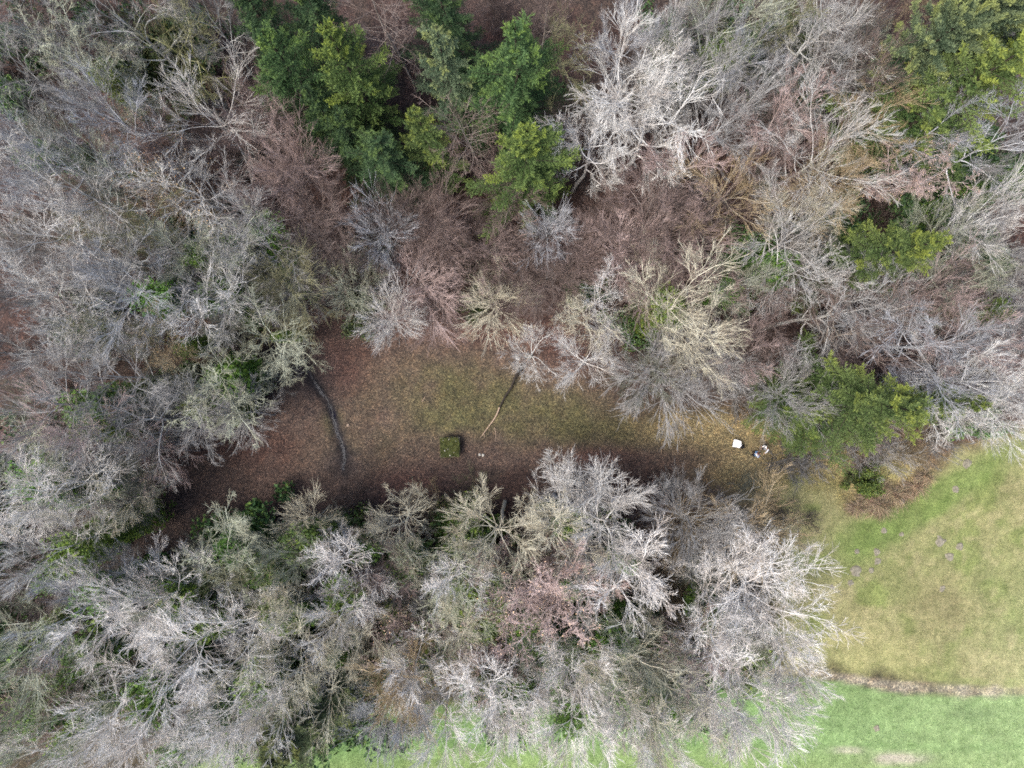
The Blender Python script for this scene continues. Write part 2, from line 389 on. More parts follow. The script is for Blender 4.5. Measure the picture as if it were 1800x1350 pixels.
LIB = {}
def bare(key, seed, H=20, R=4.2, z0=.35, z1=.86, top=.9, nl=10, n2=8, n3=7, n4=7, wig=.2, up=.05, ang=.7, el=(20, 68), tr=.24, lf=(.52, .5, .5), tw=.009, lean=.5, split=True, trunks=1, twist=.09, lr=.52):
    rng = np.random.default_rng(seed)
    T = []; limbs_p, limbs_d, limbs_L, limbs_r = [], [], [], []
    for k in range(trunks):
        a = k * 2.4 + rng.random(); off = np.array([math.cos(a), math.sin(a), 0]) * (.35 if trunks > 1 else 0)
        d0 = np.array([[rng.normal(0, .05) * lean + off[0] * .7, rng.normal(0, .05) * lean + off[1] * .7, 1.0]])
        B = grow(rng, off[None] * .5 + np.array([[0, 0, -.35]]), d0, np.array([H * top + .35]), np.array([tr / trunks ** .5]), np.array([tr * .22]), 12, twist * lean, .12)
        T.append(B)
        n = nl // trunks
        for i in range(n):
            f = (i + rng.random() * .8) / n; t = z0 + (z1 - z0) * f
            s = t * 12; j = min(int(s), 11); u = s - j
            p = B[0][0, j] * (1 - u) + B[0][0, j + 1] * u; rr = B[2][0, j] * (1 - u) + B[2][0, j + 1] * u
            az = i * 2.399 + rng.normal(0, .35) + k; e = math.radians(el[0] + (el[1] - el[0]) * f + rng.normal(0, 6))
            Lm = min(R * 1.05 / math.cos(e), (H * 1.02 - p[2]) / max(math.sin(e), .12)) * rng.uniform(.72, 1.1)
            limbs_p.append(p); limbs_d.append((math.cos(az) * math.cos(e), math.sin(az) * math.cos(e), math.sin(e))); limbs_L.append(max(Lm, .8)); limbs_r.append(rr * lr * rng.uniform(.8, 1.2))
    p, d, L, r = map(np.array, (limbs_p, limbs_d, limbs_L, limbs_r))
    P, D, Rr = grow(rng, p, d, L, r, np.maximum(r * .2, tw * 1.2), 8, wig, up)
    B1 = (P, D, Rr, L)
    q = spawn(rng, B1, n2, .18, 1.0, ang, .22, lf[0], .55); g2 = grow(rng, q[0], q[1], q[2], np.maximum(q[3], tw * 1.4), np.full(len(q[0]), tw * .9), 4, wig * 1.1, up); B2 = (*g2, q[2])
    q = spawn(rng, B2, n3, .15, 1.0, ang, .18, lf[1], .55); g3 = grow(rng, q[0], q[1], q[2], np.clip(q[3], tw * 1.25, .03), np.full(len(q[0]), tw * .85), 4, wig * .8, up); B3 = (*g3, q[2])
    parts = [tubes(g2[0], g2[2]), tubes(g3[0], g3[2])]
    if n4:
        q = spawn(rng, B3, n4, .15, 1.0, ang * .9, .18, lf[2], .7); g4 = grow(rng, q[0], q[1], np.maximum(q[2], .3), np.full(len(q[0]), tw), np.full(len(q[0]), tw * .4), 2, wig * .8, up * 1.2)
        parts.append(tubes(g4[0], g4[2]))
    # twigs straight on the limbs as well
    q = spawn(rng, B1, 10, .3, 1.0, ang, .25, .2, .4); g5 = grow(rng, q[0], q[1], q[2], np.clip(q[3], .009, .02), np.full(len(q[0]), .005), 3, wig, up); parts.append(tubes(g5[0], g5[2]))
    v, f = merge(parts)
    lib = {'crown': mesh_np('crown', v, f, BARK), 'H': H, 'R': R}
    v, f = merge([tubes(b[0], b[2], 8) for b in T]); lib['trunk'] = mesh_np('trunk', v, f, BARK)
    if split:
        lib['limbs'] = [mesh_np('limb', *tubes(P[i:i + 1], Rr[i:i + 1], 6), BARK) for i in range(len(P))]
    else:
        lib['limbs'] = [mesh_np('limbs', *merge([tubes(P, Rr, 4)]), BARK)]
    ends = g3[0][:, -1]; lib['ends'] = ends; lib['trunkline'] = T[0][0][0]
    # leaves that hang on through the winter
    e = ends[rng.random(len(ends)) < .8]; e = np.repeat(e, 3, 0) + rng.normal(0, .16, (len(e) * 3, 3))
    lib['leaves'] = cards('leaves', rng, e, .052)
    LIB[key] = lib
def cards(name, rng, c, s, bias=0.3):
    n = len(c); a = norm(rng.normal(0, 1, (n, 3)) * [1, 1, .6]); q = rng.normal(0, 1, (n, 3)); b = norm(np.cross(a, q))
    nn = np.cross(a, b); s = s * rng.uniform(.6, 1.4, (n, 1))
    v = np.stack([c - a * s, c - b * s * .6 + nn * s * .25, c + a * s, c + b * s * .6 + nn * s * .25], 1).reshape(-1, 3)
    i = np.arange(n)[:, None] * 4; f = np.concatenate([i + [0, 1, 2], i + [0, 2, 3]])
    t = np.repeat(np.clip(rng.normal(.5, .22, n), 0, 1), 4)
    return mesh_np(name, v, f, LEAFM, False, {'tone': t})

# oaks: heavy crooked limbs; beeches: rising fans; thin poles: starbursts of whips
for i in range(6): bare(f'O{i}', 100 + i, H=19, R=4.6, z0=.54, z1=.98, top=.76, nl=9 + i % 3, n2=9 if i < 4 else 10, n3=7 if i < 4 else 8, n4=5, wig=.20, up=.035, ang=.60, el=(4, 62), tr=.27, lf=(.56, .62, .62), tw=.0098 if i < 4 else .0115, lean=.8)
for i in range(6): bare(f'B{i}', 200 + i, H=20, R=4.3, z0=.52, z1=.98, top=.80, nl=12, n2=9, n3=7 if i < 4 else 8, n4=5, wig=.09, up=.045, ang=.42, el=(8, 64), tr=.2, lf=(.62, .66, .66), tw=.0090 if i < 4 else .0105)
for i in range(3): bare(f'F{i}', 300 + i, H=13, R=2.7, z0=.6, z1=.985, top=.88, nl=28, n2=8, n3=5, n4=3, wig=.07, up=.05, ang=.34, el=(14, 78), tr=.085, lf=(.68, .66, .66), tw=.0068, split=False, lr=.24)
for i in range(2): bare(f'S{i}', 400 + i, H=3.4, R=2.0, z0=.12, z1=.95, top=.85, nl=28, n2=7, n3=4, n4=0, wig=.13, up=.04, ang=.5, el=(30, 66), tr=.05, lf=(.55, .5, .5), tw=.009, split=False, trunks=7, twist=.16)
bare('P0', 500, H=20, R=2.8, z0=.3, z1=.985, top=.95, nl=40, n2=9, n3=5, n4=0, wig=.12, up=.0, ang=.8, el=(-5, 40), tr=.13, lf=(.4, .45, .5), tw=.0085, lean=.3, split=False, lr=.2)
bare('P1', 501, H=20, R=3.2, z0=.40, z1=.97, top=.8, nl=13, n2=9, n3=7, n4=6, wig=.2, up=.03, ang=.9, el=(10, 70), tr=.18, lf=(.5, .45, .4), tw=.0125)

def conifer(key, seed, H=22, R=3.3, nb=150, kind='spruce', dens=1.0):
    rng = np.random.default_rng(seed)
    tl = grow(rng, np.array([[0, 0, -.3]]), np.array([[0, 0, 1.0]]), np.array([H + .1]), np.array([.24]), np.array([.02]), 12, .012, .1)
    u = np.sort(rng.random(nb) ** .85); u = np.clip((np.floor(u * 15) + .5 + rng.normal(0, .13, nb)) / 15, 0, .995) if kind == 'spruce' else u; z = H * (.10 + .885 * u); az = np.arange(nb) * 2.399 + rng.normal(0, .3, nb)
    prof = (1 - u) ** .6 * (1 - .25 * (u < .12)) + .05
    if kind == 'pine': prof = np.sin(np.clip(u, 0, 1) * np.pi * .86 + .32) ** .7 + .04; z = H * (.5 + .49 * u)
    sect = 1 + .22 * np.sin(az * 2 + seed) + .15 * np.sin(az * 3 + z * .8)       # lopsided outline
    L = R * prof * sect * rng.choice([.62, .8, .95, 1.08, 1.22], nb) * rng.uniform(.9, 1.1, nb); L = np.maximum(L, .25)
    el = np.radians(-4 + 58 * u ** 1.5 + rng.normal(0, 6, nb))
    tp = tl[0][0]; ti = np.clip(z / H * 12, 0, 11.99); k = ti.astype(int); w = (ti - k)[:, None]; p = tp[k] * (1 - w) + tp[k + 1] * w; p[:, 2] = z
    d = np.stack([np.cos(az) * np.cos(el), np.sin(az) * np.cos(el), np.sin(el)], -1)
    P, D, Rr = grow(rng, p, d, L, .012 + .012 * L, np.full(nb, .006), 5, .06, .05 if kind == 'pine' else .03)
    sag = np.linspace(0, 1, 6)[None] ** 1.2 * (1 - np.linspace(0, 1, 6)[None] * .45) * L[:, None] * .22 * (1 - u[:, None]); P[:, :, 2] -= sag
    bt = rng.normal(0, 1, nb)                                                    # tone of a bough
    # side shoots in one spray per bough
    cs, ds, ls, ts = [], [], [], []
    for b in range(nb):
        n = int(max(9, L[b] * 25 * dens)); t = .05 + .95 * ((np.arange(n) + rng.random(n)) / n) ** .75
        f = t * 5; i = np.minimum(f.astype(int), 4); w = (f - i)[:, None]
        c = P[b, i] * (1 - w) + P[b, i + 1] * w; dd = norm(P[b, i + 1] - P[b, i])
        side = norm(np.cross(dd, [0, 0, 1.0])) * np.where(np.arange(n) % 2, 1, -1)[:, None]
        upv = np.cross(side, dd); upv *= np.sign(upv[:, 2:3] + 1e-6)
        dr = norm(dd * .75 + side * rng.uniform(.5, 1.1, (n, 1)) + upv * rng.uniform(-.25, .9, (n, 1)))
        ln = (.17 + .17 * L[b] * (1 - t * .45) * rng.uniform(.5, 1.4, n)) * (1.0 if kind == 'spruce' else .75)
        cs.append(c); ds.append(dr); ls.append(np.minimum(ln, 1.15)); ts.append(-.02 + .45 * t ** 2 + .17 * bt[b] + .14 * (z[b] / H > .6) * rng.random(n) + (z[b] / H - .5) * .35)  # tips are new growth; height terms paint lit tops and shaded lower boughs
    c, dr, ln, tn = map(np.concatenate, (cs, ds, ls, ts)); N = len(c)
    sh = grow(rng, c, dr, ln, np.full(N, .012), np.full(N, .006), 2, .10, .04)
    # needle tufts along every shoot
    m = 13 if kind == 'spruce' else 15
    t = (np.arange(m)[None] + rng.random((N, m))) / m; f = t * 2; i = np.minimum(f.astype(int), 1); w = (f - i)[..., None]; ar = np.arange(N)[:, None]
    q = sh[0][ar, i] * (1 - w) + sh[0][ar, i + 1] * w; dd = sh[1][ar, i + 1]
    o = rng.normal(0, 1, q.shape); o = norm(o - (o * dd).sum(-1, keepdims=True) * dd); o[..., 2] += .25
    dn = norm(dd * .75 + o * .8); sN = rng.uniform(.08, .15, q.shape[:2])[..., None] * (1.0 if kind == 'spruce' else 1.1)
    pr = norm(np.cross(dn, rng.normal(0, 1, q.shape)))
    v = np.stack([q - pr * sN * .20, q + pr * sN * .20, q + dn * sN], 2).reshape(-1, 3)
    F = np.arange(len(v)).reshape(-1, 3)
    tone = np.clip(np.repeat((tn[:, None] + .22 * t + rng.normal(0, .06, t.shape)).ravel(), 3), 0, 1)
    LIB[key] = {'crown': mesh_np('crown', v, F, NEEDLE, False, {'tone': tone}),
                'trunk': mesh_np('trunk', *tubes(tl[0], tl[2], 8), BARK),
                'limbs': [mesh_np('boughs', *merge([tubes(P, Rr)]), BARK)], 'H': H, 'R': R, 'leaves': None}
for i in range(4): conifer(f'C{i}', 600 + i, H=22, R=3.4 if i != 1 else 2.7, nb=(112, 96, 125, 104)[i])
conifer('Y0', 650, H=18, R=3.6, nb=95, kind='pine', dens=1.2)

# ivy on trunks, evergreen thickets
def ivy_mesh(seed, n, line):
    rng = np.random.default_rng(seed)
    t = rng.random(n) ** .8 * (len(line) - 2); i = t.astype(int); w = (t - i)[:, None]
    c = line[i] * (1 - w) + line[i + 1] * w
    a = rng.uniform(0, 2 * np.pi, n); lump = .35 + .9 * fbm(a * 2, c[:, 2], 1.6, seed)
    r = lump * np.sqrt(rng.random(n)) * 1.15
    c = c + np.stack([np.cos(a) * r, np.sin(a) * r, rng.normal(0, .15, n)], -1)
    return cards('ivy', rng, c, .085)
def thicket_mesh(seed, n):
    rng = np.random.default_rng(seed); cl = rng.normal(0, 1, (26, 3)) * [.85, .85, .0] ; cl[:, 2] = rng.uniform(.25, 1.25, 26)
    k = rng.integers(0, 26, n); d = norm(rng.normal(0, 1, (n, 3))) * (rng.random((n, 1)) ** .4) * rng.uniform(.3, .62, (26, 1))[k]
    c = cl[k] + d; c[:, 2] = np.abs(c[:, 2]) + .02
    return cards('foliage', rng, c, .08)
THICK = [thicket_mesh(700 + i, 4200) for i in range(2)]
for k in ['O%d' % i for i in range(6)] + ['B%d' % i for i in range(6)] + ['P1']: LIB[k]['ivy'] = ivy_mesh(ord(k[1]) + ord(k[0]), 5200, LIB[k]['trunkline'])

TINT = {'ivory': ((.80, .79, .765), (.74, .725, .70)),   # bark of trunk and limbs, bark of the twigs
 'white': ((.80, .80, .79), (.70, .70, .68)), 'pale': ((.66, .66, .64), (.53, .525, .505)), 'grey': ((.46, .465, .46), (.335, .335, .33)),
 'blue': ((.55, .57, .60), (.42, .435, .46)), 'lichen': ((.50, .54, .45), (.36, .385, .30)), 'pink': ((.50, .43, .41), (.46, .365, .345)),
 'rose': ((.36, .31, .29), (.27, .21, .195)), 'brown': ((.32, .28, .25), (.20, .155, .14)), 'dark': ((.22, .20, .185), (.165, .135, .125)), 'tan': ((.48, .43, .33), (.43, .345, .22)),
 'cream': ((.68, .66, .55), (.55, .53, .42)), 'olive': ((.34, .34, .22), (.25, .25, .15))}
GREEN = {'deep': (.048, .090, .040), 'mid': (.070, .130, .047), 'fresh': (.098, .150, .044), 'bright': (.104, .148, .046), 'gold': (.084, .124, .038), 'sage': (.125, .172, .100), 'olive': (.052, .070, .032), 'dusky': (.056, .076, .036)}
def place_tree(name, key, px, py, r, h, tint, label, cat, group=None, moss=0., ivy=0., leaf=None, lean=None, rs=None, cf=.79, dim=1.):
    L = LIB[key]; rs = rs or random.Random(int(px * 7 + py * 13))
    x, y = gx(px, h * cf), gy(py, h * cf)
    z = hz(x, y)
    R = r / (PPM * ALT / (ALT - h * cf))
    t = empty(name, (x, y, z), rs.uniform(0, 6.28))
    sx = R / L['R'] * rs.uniform(.95, 1.08); t.scale = (sx, sx * rs.uniform(.88, 1.12), h / L['H'])
    if lean: t.rotation_euler = (math.radians(lean[0]), math.radians(lean[1]), t.rotation_euler[2])
    tag(t, label, cat, group)
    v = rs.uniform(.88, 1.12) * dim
    if tint in TINT:
        a, b = TINT[tint]
    else:
        g = GREEN[tint]; a, b = (.05, .042, .032), g
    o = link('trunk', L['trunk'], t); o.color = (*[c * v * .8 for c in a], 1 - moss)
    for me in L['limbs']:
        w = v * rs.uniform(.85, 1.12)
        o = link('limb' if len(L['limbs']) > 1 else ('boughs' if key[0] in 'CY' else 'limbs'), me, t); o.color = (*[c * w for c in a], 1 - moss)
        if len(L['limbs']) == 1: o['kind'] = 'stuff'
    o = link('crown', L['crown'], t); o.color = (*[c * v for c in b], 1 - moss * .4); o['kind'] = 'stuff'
    if leaf: o = link('clinging_leaves', L['leaves'], t); o.color = (*leaf, 1); o['kind'] = 'stuff'
    if ivy and 'ivy' in L: o = link('ivy', L['ivy'], t); o.scale = (ivy * 1.35 / sx, ivy * 1.35 / sx, .95); o.color = (.074 * rs.uniform(.8, 1.2), .130 * rs.uniform(.85, 1.2), .028, 1); o['kind'] = 'stuff'
    return t

